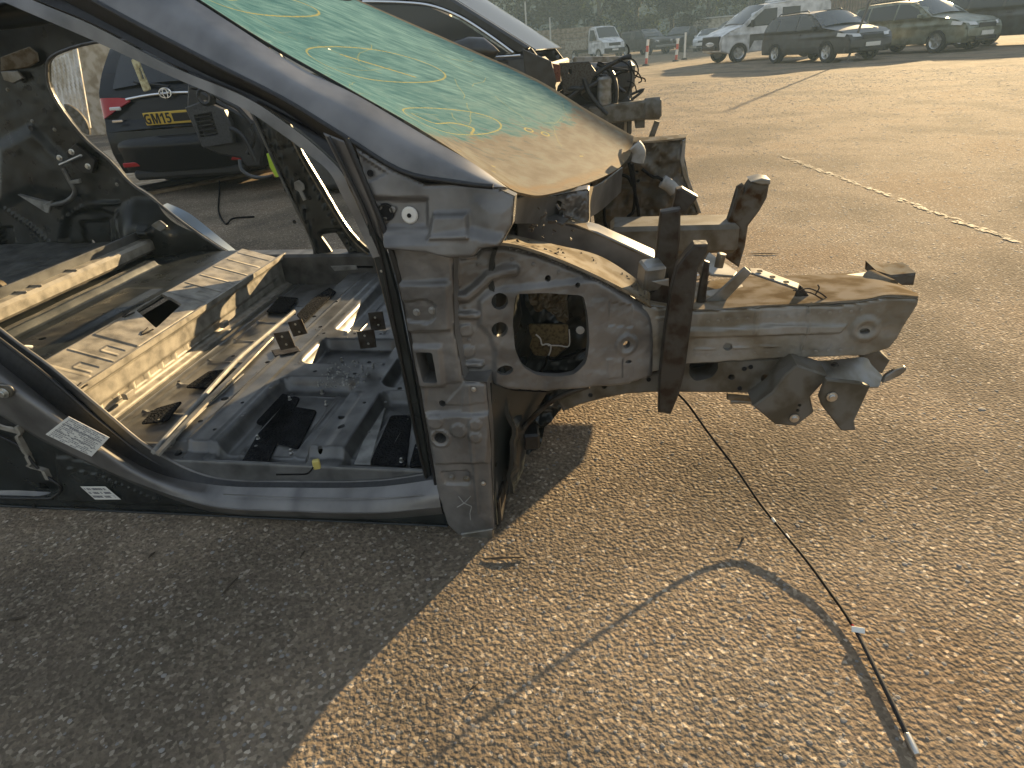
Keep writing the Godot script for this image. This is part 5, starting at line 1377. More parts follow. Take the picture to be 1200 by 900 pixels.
	for x in [-4.2, -1.4, 1.4, 4.2]: obj("post", Soup.new().box(Transform3D(Basis.IDENTITY, Vector3(x, 1.25, .1)), Vector3(.14, 2.6, .12), .01).mesh(), wall_m, wall)
	var pole_m := mat("pale_pole", Vector3(0.5, 0.48, 0.42), 0.5)
	for p in [[-7.6, -60.0, 4.6, "taller pale pole above the tan wall"], [-5.6, -60.2, 3.3, "shorter pale pole above the tan wall"]]:
		var o := thing("pole", p[3], "pole", place(p[0], 0, p[1]), "pale poles above the tan wall")
		obj("shaft", Soup.new().tube(q3([0, -.2, 0, 0, p[2], 0]), .07, 10).mesh(60), pole_m, o)
		obj("cap", Soup.new().lathe(Transform3D(facing_up(0).basis, Vector3(0, p[2], 0)), q2([0, .05, .09, .03, .09, -.02]), 10).mesh(), pole_m, o)
	# cream site cabin and brown shed
	var cabin := thing("site_cabin", "cream flat-roofed site cabin far behind the white hatchback", "cabin", place(9.3, 0, -72))
	obj("wall", Soup.new().box(Transform3D(Basis.IDENTITY, Vector3(0, 1.2, 0)), Vector3(4.6, 2.4, 2.5), .05).mesh(), mat("cream_panel", Vector3(0.5, 0.45, 0.36), 0.6, 0.0, M.dusty, .5), cabin)
	obj("roof", Soup.new().box(Transform3D(Basis.IDENTITY, Vector3(0, 2.47, 0)), Vector3(4.8, .12, 2.7), .03).mesh(), pole_m, cabin)
	for x in [-1.2, 1.2]: obj("window", Soup.new().box(Transform3D(Basis.IDENTITY, Vector3(x, 1.5, 1.26)), Vector3(1.0, .7, .04), .01).mesh(), M.glass_dark, cabin)
	var shed := thing("brown_shed", "long brown corrugated shed behind the white van and dark estate car", "shed", place(29, 0, -72, .06))
	var corr := mat("brown_sheet", Vector3(0.2, 0.10, 0.06), 0.7, 0.0, M.dusty, .3)
	var cs := Soup.new()
	for i in 120: cs.box(Transform3D(Basis.IDENTITY, Vector3(-15 + i * .25, 2.6, 0)), Vector3(.13, 5.2, .16), .03)
	cs.box(Transform3D(Basis.IDENTITY, Vector3(0, 2.6, -.12)), Vector3(30.2, 5.2, .1))
	obj("wall", cs.mesh(20), corr, shed)
	obj("roof", Soup.new().box(Transform3D(Basis(Vector3.RIGHT, -.12), Vector3(0, 5.6, -4)), Vector3(30.6, .12, 8.6), .02).mesh(), corr, shed)
	# leaning signal pole by the dark estate: its long shadow crosses the yard
	var steel := mat("weathered_steel", Vector3(0.12, 0.11, 0.10), 0.6, 0.3)
	var lp := thing("leaning_pole", "thin dark pole leaning right in front of the dark estate car", "pole", place(7.2, 0, -21.9))
	obj("shaft", Soup.new().tube(q3([0, 0, 0, .55, 2.1, -.15, .8, 3.1, -.2]), .035, 8).mesh(60), steel, lp)
	obj("base", Soup.new().lathe(Transform3D(facing_up(0).basis, Vector3(0, 0, 0)), q2([0, .06, .1, .06, .2, .02, .22, 0]), 14).mesh(), steel, lp)
	# red and white marker posts
	for p in [[Vector3(1.508,0,-32.372), 1.02, "red and white marker post nearest the white truck"], [Vector3(3.065,0,-35.151), .95, "red and white marker post standing between the pick-ups"]]:
		var o := thing("marker_post", p[2], "marker post", Transform3D(Basis(Vector3.BACK, -.06), p[0]), "red and white marker posts")
		var red := mat("marker_red", Vector3(0.5, 0.06, 0.04), 0.5)
		var h: float = p[1]
		for k in 4: obj("band", Soup.new().lathe(Transform3D(facing_up(0).basis, Vector3(0, .06 + h * k / 4, 0)), q2([0, h / 4, .058, h / 4, .062, 0]), 12).mesh(), red if k % 2 == 0 else M.tape_white, o)
		obj("base", Soup.new().lathe(Transform3D(facing_up(0).basis, Vector3.ZERO), q2([.06, .08, .16, .05, .19, .0]), 14).mesh(), M.rubber, o)
	var wp := thing("white_post", "slim white post right of the red and white marker posts", "post", Transform3D(Basis.IDENTITY, Vector3(3.62,0,-36.82)))
	obj("shaft", Soup.new().tube(q3([0, 0, 0, 0, 1.25, 0]), .05, 10).mesh(60), M.tape_white, wp)
	obj("base", Soup.new().lathe(Transform3D(facing_up(0).basis, Vector3.ZERO), q2([0, .1, .13, .08, .17, 0]), 12).mesh(), M.rubber, wp)
	# faded line and slab
	var line_m := mat("faded_paint", Vector3(0.19, 0.175, 0.15), 0.8, 0.0, noise_texture(FastNoiseLite.TYPE_SIMPLEX_SMOOTH, 0.05, 512, [[0.35, 0.45], [0.5, 0.8], [0.6, 1.0]], 61, 5), 3.0)
	var ls := Soup.new()
	var la: Vector3 = Vector3(1.843,0,-5.451)
	var lb: Vector3 = Vector3(2.374,0,-2.386)
	for k in 150:
		var p: Vector3 = la.lerp(lb, rng.randf()) + Vector3(rng.randfn() * .016, .004, rng.randfn() * .01)
		var w := Vector3(.98, 0, .2) * rng.randf_range(.004, .014)
		var l := (lb - la).normalized() * rng.randf_range(.01, .045)
		ls.quad(p - w * rng.randf_range(.5, 1) - l, p + w - l * rng.randf_range(.3, 1), p + w * rng.randf_range(.3, 1) + l, p - w + l * rng.randf_range(.3, 1))
	tag(obj("painted_line", ls.mesh(), line_m), "faded broken white line across the tarmac", "", "", "structure")
	var slab_m := mat("sandy_concrete", Vector3(0.42, 0.33, 0.22), 0.8, 0.0, M.dusty, 1.0)
	var k0 := Vector3(-4.596,0,-4.917)
	var k1 := Vector3(-3.688,0,-6.28)
	var d := (k1 - k0).normalized()
	var back := Vector3(d.z, 0, -d.x)
	if back.z > 0: back = -back
	var c := k0 - d * 3.0
	var bs := Soup.new()
	slab(bs, facing_up(.03), ccw(PackedVector2Array([Vector2(c.x, c.z), Vector2(k1.x, k1.z), Vector2((k1 + back * 6).x, (k1 + back * 6).z), Vector2((c + back * 6).x, (c + back * 6).z)])), .1, .01)
	tag(obj("concrete_slab", bs.mesh(), slab_m), "low sandy concrete slab under the black estate car", "", "", "structure")
	var pipe := obj("black_pipe", Soup.new().tube(curve3(PackedVector3Array([k0 - d * .8 + back * .12 + Vector3(0, .066, 0), k0 + d * .3 + back * .1 + Vector3(0, .066, 0), k0.lerp(k1, .6) + back * .12 + Vector3(0, .066, 0), k1 - d * .15 + back * .1 + Vector3(0, .066, 0)]), 5), .035, 10).mesh(60), M.plastic_black)
	tag(pipe, "long black pipe lying along the edge of the concrete slab", "pipe")

# ---------------------------------------------------------------- whole vehicles
# side outline (x forward, y up), half width and belt height make the shell; panes, lamps, wheels are parts
class Shape:
	var outline: PackedVector2Array
	var half := 0.85
	var belt := 0.9
	var roof := 1.45
	var x0 := 0.0
	var x1 := 1.0
	var tumble := 0.2
	var taper := 0.14
	func width(x: float, y: float) -> float:
		var e: float = clamp(min(x - x0, x1 - x) / 0.75, 0.0, 1.0)
		var w := half * (1.0 - taper * pow(1.0 - e, 2.4))
		if y > belt: w *= 1.0 - tumble * pow((y - belt) / max(roof - belt, 0.01), 1.25)
		elif y < 0.5: w *= 1.0 - 0.06 * pow((0.5 - y) / 0.35, 2.0)
		else: w *= 1.0 - 0.02 * (y - 0.5) / max(belt - 0.5, 0.01)
		return w
	func at(x: float, y: float, f: float, out := 0.0) -> Vector3:
		return Vector3(x, y, f * (width(x, y) + out))

func vehicle_body(parent: Node3D, c: Shape, m: Material, cell := 0.07) -> void:
	c.x0 = 1e9
	c.x1 = -1e9
	for p in c.outline:
		c.x0 = min(c.x0, p.x)
		c.x1 = max(c.x1, p.x)
		c.roof = max(c.roof, p.y)
	for side in [-1.0, 1.0]:
		var o := obj("side", stamp(Transform3D.IDENTITY, c.outline, [["lip", .05, -.025], ["bead", PackedVector2Array([Vector2(c.x0 + .2, c.belt - .12), Vector2(c.x1 - .3, c.belt - .2)]), .05, .012]], cell, [], 0.0, func(x, y, h): return Vector3(x, y, side * (c.width(x, y) + h))), m, parent)
	var s := Soup.new()
	var loop := resample(ccw(c.outline), 0.12)
	for i in loop.size():
		var a := loop[i]
		var b := loop[(i + 1) % loop.size()]
		var n := Vector2(b.y - a.y, a.x - b.x).normalized()
		for k in 8:
			var q := []
			for e in [[a, k], [a, k + 1], [b, k + 1], [b, k]]:
				var p: Vector2 = e[0]
				var f: float = e[1] / 4.0 - 1.0
				var crown: float = (1.0 - f * f) * (0.035 if p.y > 0.4 else 0.0)
				q.append(Vector3(p.x + n.x * crown * 2.0, p.y + n.y * crown, f * (c.width(p.x, p.y) - .02)))
			s.quad(q[3], q[2], q[1], q[0])
	obj("bodywork", s.mesh(40), m, parent)

func pane(parent: Node3D, c: Shape, poly: PackedVector2Array, side: float, m: Material, called := "window", out := 0.012, cell := 0.07) -> void:
	obj(called, stamp(Transform3D.IDENTITY, poly, [["lip", .012, -.006]], cell, [], 0.0, func(x, y, h): return Vector3(x, y, side * (c.width(x, y) + h + out))), m, parent)

func across(parent: Node3D, c: Shape, a: Vector2, b: Vector2, fa: float, fb: float, m: Material, called: String, out := 0.02, bow := 0.06) -> void:      # a sheet across the car from line a to line b
	var n := Vector2(a.y - b.y, b.x - a.x).normalized()
	if n.y < 0: n = -n
	if abs(n.y) < 0.3 and n.x * (a.x - (c.x0 + c.x1) / 2) < 0: n = -n
	var rows := []
	for k in 4:
		var p := a.lerp(b, k / 3.0)
		var f: float = lerp(fa, fb, k / 3.0)
		var row := PackedVector3Array()
		for i in 7:
			var u := (i / 3.0 - 1.0)
			var push := out + bow * (1.0 - u * u)
			row.append(Vector3(p.x + n.x * push, p.y + n.y * push, u * f * c.width(p.x, p.y)))
		rows.append(row)
	obj(called, patch(rows, 14, 5, .006), m, parent)

func wheel(parent: Node3D, x: float, z: float, r: float, rim_m: Material, w := 0.2, spokes := 5) -> void:
	var side := signf(z)
	var root := Node3D.new()
	root.name = "wheel"
	parent.add_child(root, true)
	root.position = Vector3(x, r, z)
	var t := Transform3D(Basis(Vector3(1, 0, 0), Vector3(0, side, 0), Vector3(0, 0, side)), Vector3.ZERO)
	obj("tyre", Soup.new().lathe(t, q2([r * .62, .0, r * .68, .015, r * .92, .02, r, -.02, r, -w + .02, r * .9, -w]), 26).mesh(35), M.rubber, root)
	obj("rim", Soup.new().lathe(t, q2([0, -.03, r * .16, -.03, r * .2, -.05, r * .5, -.05, r * .58, -.01, r * .65, .008, r * .66, 0]), 26).mesh(35), rim_m, root)
	var s := Soup.new()
	for k in spokes:
		var a := TAU * k / spokes + .3
		s.bar(t * Vector3(cos(a) * r * .12, sin(a) * r * .12, -.03), t * Vector3(cos(a) * r * .58, sin(a) * r * .58, -.02), r * .16, .03, Vector3(0, 0, 1), .004)
	obj("spokes", s.mesh(), rim_m, root)

func heading(x: float, z: float, hx: float, hz: float, y := 0.0) -> Transform3D:
	return Transform3D(Basis(Vector3.UP, atan2(-hz, hx)), Vector3(x, y, z))

func arch(cx: float, r: float, y: float) -> Array:      # points of a wheel arch, from front to back, for an outline running backwards along the bottom
	var a := []
	for k in 9:
		var t := PI * k / 8
		a.append_array([cx + cos(t) * r, y + sin(t) * r * 0.98])
	return a

func side_outline(top: Array, front_wheel: float, rear_wheel: float, r: float, sill: float) -> PackedVector2Array:
	var a := top.duplicate()      # from the rear bottom over the roof to the front bottom
	a.append_array(arch(front_wheel, r, sill))
	a.append_array(arch(rear_wheel, r, sill))
	return q2(a)

func estate(o: Node3D, paint_m: Material, seed_ := 0) -> Shape:
	var c := Shape.new()
	c.half = .87
	c.belt = .93
	c.roof = 1.44
	c.outline = side_outline([-2.2, .26, -2.27, .5, -2.24, .86, -2.05, 1.16, -1.82, 1.38, -1.5, 1.43, -.4, 1.45, .2, 1.40, .62, 1.22, 1.02, .98, 1.35, .93, 1.8, .86, 2.1, .74, 2.2, .6, 2.22, .4, 2.12, .24], 1.33, -1.28, .345, .25)
	vehicle_body(o, c, paint_m)
	for s in [-1.0, 1.0]:
		pane(o, c, q2([-1.98, .97, -1.3, .96, -1.3, 1.34, -1.72, 1.32]), s, M.glass_hazy)
		pane(o, c, q2([-1.24, .96, -.28, .95, -.28, 1.38, -1.24, 1.35]), s, M.glass_hazy)
		pane(o, c, q2([-.22, .95, .78, .96, .5, 1.2, .12, 1.35, -.22, 1.38]), s, M.glass_hazy)
		var mirror := Soup.new().box(Transform3D(Basis(Vector3.UP, s * .2), c.at(.72, 1.0, s, .1)), Vector3(.1, .13, .2), .03)
		obj("mirror", mirror.mesh(), paint_m, o)
		var hl := patch([PackedVector3Array([c.at(1.72, .72, s, .012), c.at(2.0, .7, s, .012), Vector3(2.205, .68, s * .56), Vector3(2.235, .68, s * .4)]), PackedVector3Array([c.at(1.74, .82, s, .01), c.at(1.99, .79, s, .0), Vector3(2.14, .77, s * .56), Vector3(2.17, .76, s * .42)])], 10, 4, .01, s < 0)
		obj("headlight", hl, M.lamp_lens, o)
		obj("handle", Soup.new().box(Transform3D(Basis.IDENTITY, c.at(-.05, .82, s, .02)), Vector3(.16, .03, .03), .008).mesh(), paint_m, o)
		obj("roof_bar", Soup.new().tube(PackedVector3Array([Vector3(-1.6, 1.44, s * .6), Vector3(-1.5, 1.49, s * .6), Vector3(-.1, 1.5, s * .62), Vector3(0, 1.45, s * .62)]), .018, 8).mesh(60), M.plastic_black, o)
		for x in [1.33, -1.28]: wheel(o, x, s * .86, .31, M.alloy)
	across(o, c, Vector2(.98, 1.0), Vector2(.24, 1.39), .86, .86, M.glass_hazy, "windscreen")
	across(o, c, Vector2(-2.18, .98), Vector2(-1.86, 1.34), .8, .8, M.glass_hazy, "rear_window")
	obj("bonnet_edge", Soup.new().tube(PackedVector3Array([c.at(1.05, .965, -.8), Vector3(1.1, .985, 0), c.at(1.05, .965, .8)]), .012, 6).mesh(60), M.plastic_black, o)
	obj("grille", Soup.new().box(Transform3D(Basis(Vector3.BACK, .1), Vector3(2.25, .66, 0)), Vector3(.03, .13, .72), .012).mesh(), M.plastic_black, o)
	obj("bumper", Soup.new().loft([ring_at(-.8, 2.06), ring_at(-.5, 2.2), ring_at(0, 2.28), ring_at(.5, 2.2), ring_at(.8, 2.06)]).mesh(40), paint_m, o)
	obj("lower_grille", Soup.new().box(Transform3D(Basis.IDENTITY, Vector3(2.28, .33, 0)), Vector3(.03, .1, .9), .01).mesh(), M.plastic_black, o)
	obj("number_plate", Soup.new().box(Transform3D(Basis.IDENTITY, Vector3(2.305, .46, 0)), Vector3(.012, .11, .52), .003).mesh(), M.tape_white, o)
	return c

func ring_at(z: float, x: float) -> PackedVector3Array:
	return PackedVector3Array([Vector3(x - .12, .24, z), Vector3(x, .28, z), Vector3(x + .015, .42, z), Vector3(x - .01, .54, z), Vector3(x - .12, .56, z)])

func make_far_vehicles() -> void:
	mat("glass_hazy", Vector3(0.05, 0.055, 0.055), 0.12, 0.0)
	mat("alloy", Vector3(0.5, 0.5, 0.48), 0.35, 0.8)
	mat("lamp_lens", Vector3(0.6, 0.6, 0.58), 0.15, 0.2)
	mat("white_paint", Vector3(0.72, 0.72, 0.70), 0.35, 0.0, M.blotch, .25, {"clearcoat_enabled": true, "clearcoat": 0.5})
	mat("estate_grey", Vector3(0.035, 0.036, 0.038), 0.35, 0.2, M.dusty, .5, {"clearcoat_enabled": true, "clearcoat": 0.6})
	mat("sage_paint", Vector3(0.20, 0.22, 0.17), 0.35, 0.3, M.dusty, .5, {"clearcoat_enabled": true, "clearcoat": 0.6})
	mat("dark_paint", Vector3(0.07, 0.07, 0.068), 0.3, 0.2, M.dusty, .5, {"clearcoat_enabled": true, "clearcoat": 0.6})
	var dark := thing("estate_car", "dark grey estate car parked front-right, leftmost of the parked row", "car", heading(6.95, -24.0, .40, .917), "cars parked in a row at the right")
	estate(dark, M.estate_grey)
	var sage := thing("estate_car", "sage green estate car between the dark estate and the large dark car", "car", heading(10.3, -25.2, .52, .854), "cars parked in a row at the right")
	estate(sage, M.sage_paint)
	sage.scale = Vector3(1.04, 1.07, 1.04)
	var dark2 := thing("large_dark_car", "large dark car at the right edge, last of the parked row", "car", heading(13.6, -25.4, .62, .784), "cars parked in a row at the right")
	estate(dark2, M.dark_paint)
	dark2.scale = Vector3(1.08, 1.22, 1.08)
	var pale := thing("pale_car", "pale car showing its roof behind the sage green estate", "car", heading(13.2, -31.0, .5, .86))
	estate(pale, M.white_paint)
	pale.scale = Vector3(1.0, 1.12, 1.0)
	var hatch := thing("white_hatchback", "small white car far back beside the grey tarpaulin mound", "car", heading(7.1, -55.5, -.35, .93))
	estate(hatch, M.white_paint)
	make_van()
	make_truck()
	var pick := thing("pickup_truck", "dark grey pick-up just right of the white flatbed truck", "pick-up", heading(2.3, -56.5, .55, .83), "dark pick-ups far back")
	make_pickup(pick, M.dark_paint)
	var pick2 := thing("pickup_truck", "dark stripped pick-up behind the red and white marker posts", "pick-up", heading(5.2, -57.5, -.5, .86), "dark pick-ups far back")
	make_pickup(pick2, M.estate_grey, false)
	# grey tarpaulin over a mound
	var tn := FastNoiseLite.new()
	tn.seed = 22
	tn.frequency = 0.5
	var rows := []
	for j in 9:
		var row := PackedVector3Array()
		for i in 13:
			var u := i / 12.0 * 2 - 1
			var v := j / 8.0 * 2 - 1
			var h: float = 2.0 * pow(max(0.0, 1 - pow(abs(u), 2.2)), .6) * pow(max(0.0, 1 - pow(abs(v), 2.4)), .6)
			row.append(Vector3(u * 2.0 + .5 * h * .4, h + .12 * tn.get_noise_2d(u * 8, v * 8) * h, v * 1.5))
		rows.append(row)
	var tarp := obj("tarpaulin_mound", patch(rows, 40, 28, 0.01), mat("tarpaulin", Vector3(0.16, 0.17, 0.165), 0.6, 0.0, M.dusty, .5))
	tag(tarp, "grey tarpaulin draped over a mound left of the white van", "tarpaulin")
	tarp.position = Vector3(8.1, -.02, -50.5)
	# heap of old tyres behind the dark wreck
	var tyre := Soup.new().lathe(Transform3D.IDENTITY, q2([.19, .0, .2, .04, .28, .09, .33, .06, .34, 0, .33, -.06, .28, -.09, .2, -.04, .19, 0]), 20).mesh(40)
	var heap := [[-7.0, .34, -28.0, "lowest left tyre of the heap behind the dark wreck"], [-6.4, .34, -28.1, "lowest middle tyre of the heap behind the dark wreck"], [-5.8, .34, -28.0, "lowest right tyre of the heap behind the dark wreck"], [-6.7, .82, -28.0, "second-layer left tyre of the heap behind the dark wreck"], [-6.1, .82, -28.1, "second-layer right tyre of the heap behind the dark wreck"], [-6.4, 1.3, -28.0, "topmost tyre of the heap behind the dark wreck"], [-7.5, .34, -28.2, "tyre at the heap's left foot, behind the dark wreck"]]
	for h in heap:
		var o := obj("tyre", tyre, M.rubber)
		tag(o, h[3], "tyre", "tyres heaped behind the dark wreck")
		o.transform = Transform3D(Basis(Vector3.UP, h[0] * 5) * Basis(Vector3.RIGHT, .25 * sin(h[0] * 9)), Vector3(h[0], h[1], h[2]))

func make_van() -> void:
	var o := thing("van", "white van with its dark front stripped of bumper and grille, left of the dark estate", "van", heading(6.1, -29.5, -.95, .31))
	var c := Shape.new()
	c.half = .95
	c.belt = 1.18
	c.roof = 1.98
	c.tumble = .1
	c.taper = .1
	c.outline = side_outline([-2.3, .4, -2.33, 1.0, -2.3, 1.85, -2.15, 1.98, -.5, 2.0, .45, 1.93, .9, 1.66, 1.42, 1.26, 1.9, 1.12, 2.2, .95, 2.26, .7, 2.2, .42], 1.5, -1.4, .37, .33)
	vehicle_body(o, c, M.white_paint)
	for s in [-1.0, 1.0]:
		pane(o, c, q2([.02, 1.22, 1.28, 1.22, .86, 1.56, .55, 1.78, .02, 1.8]), s, M.glass_hazy)
		pane(o, c, q2([-.95, 1.22, -.2, 1.22, -.2, 1.8, -.95, 1.8]), s, M.glass_hazy)
		pane(o, c, q2([-2.2, .42, -1.8, .36, -1.75, .72, .9, .72, 1.08, .4, 1.1, .95, -2.25, .95]), s, M.dark_paint, "lower_panel", .008)
		obj("mirror", Soup.new().box(Transform3D(Basis.IDENTITY, c.at(1.1, 1.32, s, .16)), Vector3(.12, .26, .18), .03).mesh(), M.plastic_black, o)
		obj("handle", Soup.new().box(Transform3D(Basis.IDENTITY, c.at(.15, 1.08, s, .02)), Vector3(.18, .05, .03), .01).mesh(), M.plastic_black, o)
		for x in [1.5, -1.4]: wheel(o, x, s * .93, .34, M.alloy)
	across(o, c, Vector2(1.38, 1.3), Vector2(.5, 1.9), .88, .88, M.glass_hazy, "windscreen")
	obj("front_frame", Soup.new().box(Transform3D(Basis.IDENTITY, Vector3(2.24, .72, 0)), Vector3(.14, .5, 1.5), .03).mesh(), M.plastic_black, o)
	obj("front_beam", Soup.new().box(Transform3D(Basis.IDENTITY, Vector3(2.34, .55, 0)), Vector3(.08, .12, 1.2), .02).mesh(), M.dark_steel, o)
	obj("roof_vent", Soup.new().box(Transform3D(Basis.IDENTITY, Vector3(-.6, 2.05, 0)), Vector3(.9, .1, 1.0), .03).mesh(), M.white_paint, o)

func make_truck() -> void:
	var o := thing("flatbed_truck", "white dropside flatbed truck facing the camera, far back on the left", "truck", heading(-1.7, -54.5, .55, .835))
	var c := Shape.new()
	c.half = .98
	c.belt = 1.25
	c.roof = 2.15
	c.tumble = .12
	c.taper = .1
	c.outline = q2([.55, .45, .55, 1.9, .62, 2.12, 1.1, 2.2, 1.55, 2.12, 1.85, 1.75, 2.15, 1.36, 2.6, 1.2, 2.85, 1.05, 2.9, .6, 2.84, .38] + arch(2.15, .4, .36) + [1.5, .4])
	vehicle_body(o, c, M.white_paint)
	for s in [-1.0, 1.0]:
		pane(o, c, q2([.9, 1.3, 1.98, 1.3, 1.72, 1.68, 1.45, 1.98, .9, 2.0]), s, M.glass_hazy)
		obj("mirror", Soup.new().box(Transform3D(Basis.IDENTITY, c.at(1.9, 1.5, s, .2)), Vector3(.12, .32, .2), .03).mesh(), M.plastic_black, o)
		obj("headlight", Soup.new().box(Transform3D(Basis(Vector3.UP, -s * .4), Vector3(2.83, 1.0, s * .72)), Vector3(.06, .26, .28), .02).mesh(), M.lamp_lens, o)
		wheel(o, 2.15, s * .95, .36, M.alloy)
		wheel(o, -1.5, s * .95, .36, M.alloy)
	across(o, c, Vector2(2.1, 1.42), Vector2(1.58, 2.08), .9, .88, M.glass_hazy, "windscreen")
	obj("grille", Soup.new().box(Transform3D(Basis.IDENTITY, Vector3(2.93, .98, 0)), Vector3(.05, .2, 1.0), .02).mesh(), M.plastic_black, o)
	obj("bumper", Soup.new().box(Transform3D(Basis.IDENTITY, Vector3(2.93, .58, 0)), Vector3(.12, .3, 1.8), .04).mesh(), M.plastic_black, o)
	obj("number_plate", Soup.new().box(Transform3D(Basis.IDENTITY, Vector3(3.0, .62, 0)), Vector3(.012, .11, .52), .003).mesh(), M.tape_white, o)
	var bed := mat("bed_alloy", Vector3(0.42, 0.38, 0.32), 0.5, 0.4, M.dusty, .8)
	obj("bed_floor", Soup.new().box(Transform3D(Basis.IDENTITY, Vector3(-1.1, .85, 0)), Vector3(3.2, .12, 2.1), .02).mesh(), bed, o)
	for s in [-1.0, 1.0]:
		for k in 3: obj("dropside_plank", Soup.new().box(Transform3D(Basis.IDENTITY, Vector3(-1.1, 1.0 + k * .17, s * 1.04)), Vector3(3.2, .155, .04), .01).mesh(), bed, o)
	obj("headboard", Soup.new().box(Transform3D(Basis.IDENTITY, Vector3(.48, 1.45, 0)), Vector3(.06, 1.1, 2.0), .01).mesh(), bed, o)
	obj("tailboard", Soup.new().box(Transform3D(Basis.IDENTITY, Vector3(-2.7, 1.17, 0)), Vector3(.05, .5, 2.1), .01).mesh(), bed, o)
	obj("chassis", Soup.new().box(Transform3D(Basis.IDENTITY, Vector3(-.9, .62, 0)), Vector3(3.6, .22, .8), .03).mesh(), M.dark_steel, o)

func make_pickup(o: Node3D, m: Material, canopy := true) -> void:
	var c := Shape.new()
	c.half = .92
	c.belt = 1.12
	c.roof = 1.78
	c.outline = side_outline([-2.5, .5, -2.52, 1.1, -2.45, 1.74, -.9, 1.78, .3, 1.78, .75, 1.5, 1.1, 1.18, 1.9, 1.12, 2.3, 1.02, 2.4, .8, 2.36, .45] if canopy else [-2.5, .5, -2.52, 1.08, -.85, 1.08, -.75, 1.5, -.55, 1.72, .3, 1.74, .75, 1.48, 1.1, 1.15, 1.9, 1.08, 2.3, .98, 2.4, .8, 2.36, .45], 1.5, -1.5, .42, .42)
	vehicle_body(o, c, m)
	for s in [-1.0, 1.0]:
		pane(o, c, q2([-.3, 1.16, .95, 1.16, .62, 1.5, .3, 1.66, -.3, 1.66]), s, M.glass_hazy)
		if canopy: pane(o, c, q2([-2.3, 1.2, -.9, 1.2, -.9, 1.64, -2.3, 1.62]), s, M.glass_hazy)
		obj("headlight", Soup.new().box(Transform3D(Basis(Vector3.UP, -s * .35), Vector3(2.33, .9, s * .68)), Vector3(.06, .18, .3), .02).mesh(), M.lamp_lens, o)
		for x in [1.5, -1.5]: wheel(o, x, s * .9, .4, M.alloy)
	across(o, c, Vector2(1.06, 1.22), Vector2(.36, 1.72), .88, .86, M.glass_hazy, "windscreen")
	obj("grille", Soup.new().box(Transform3D(Basis.IDENTITY, Vector3(2.44, .86, 0)), Vector3(.05, .2, .9), .02).mesh(), M.plastic_black, o)
	obj("bumper", Soup.new().box(Transform3D(Basis.IDENTITY, Vector3(2.46, .56, 0)), Vector3(.14, .2, 1.75), .04).mesh(), M.bracket_metal, o)

# ---------------------------------------------------------------- the nearer wrecks: black estate, half-cut dark car
func make_near_wrecks() -> void:
	make_black_estate()
	make_half_cut()

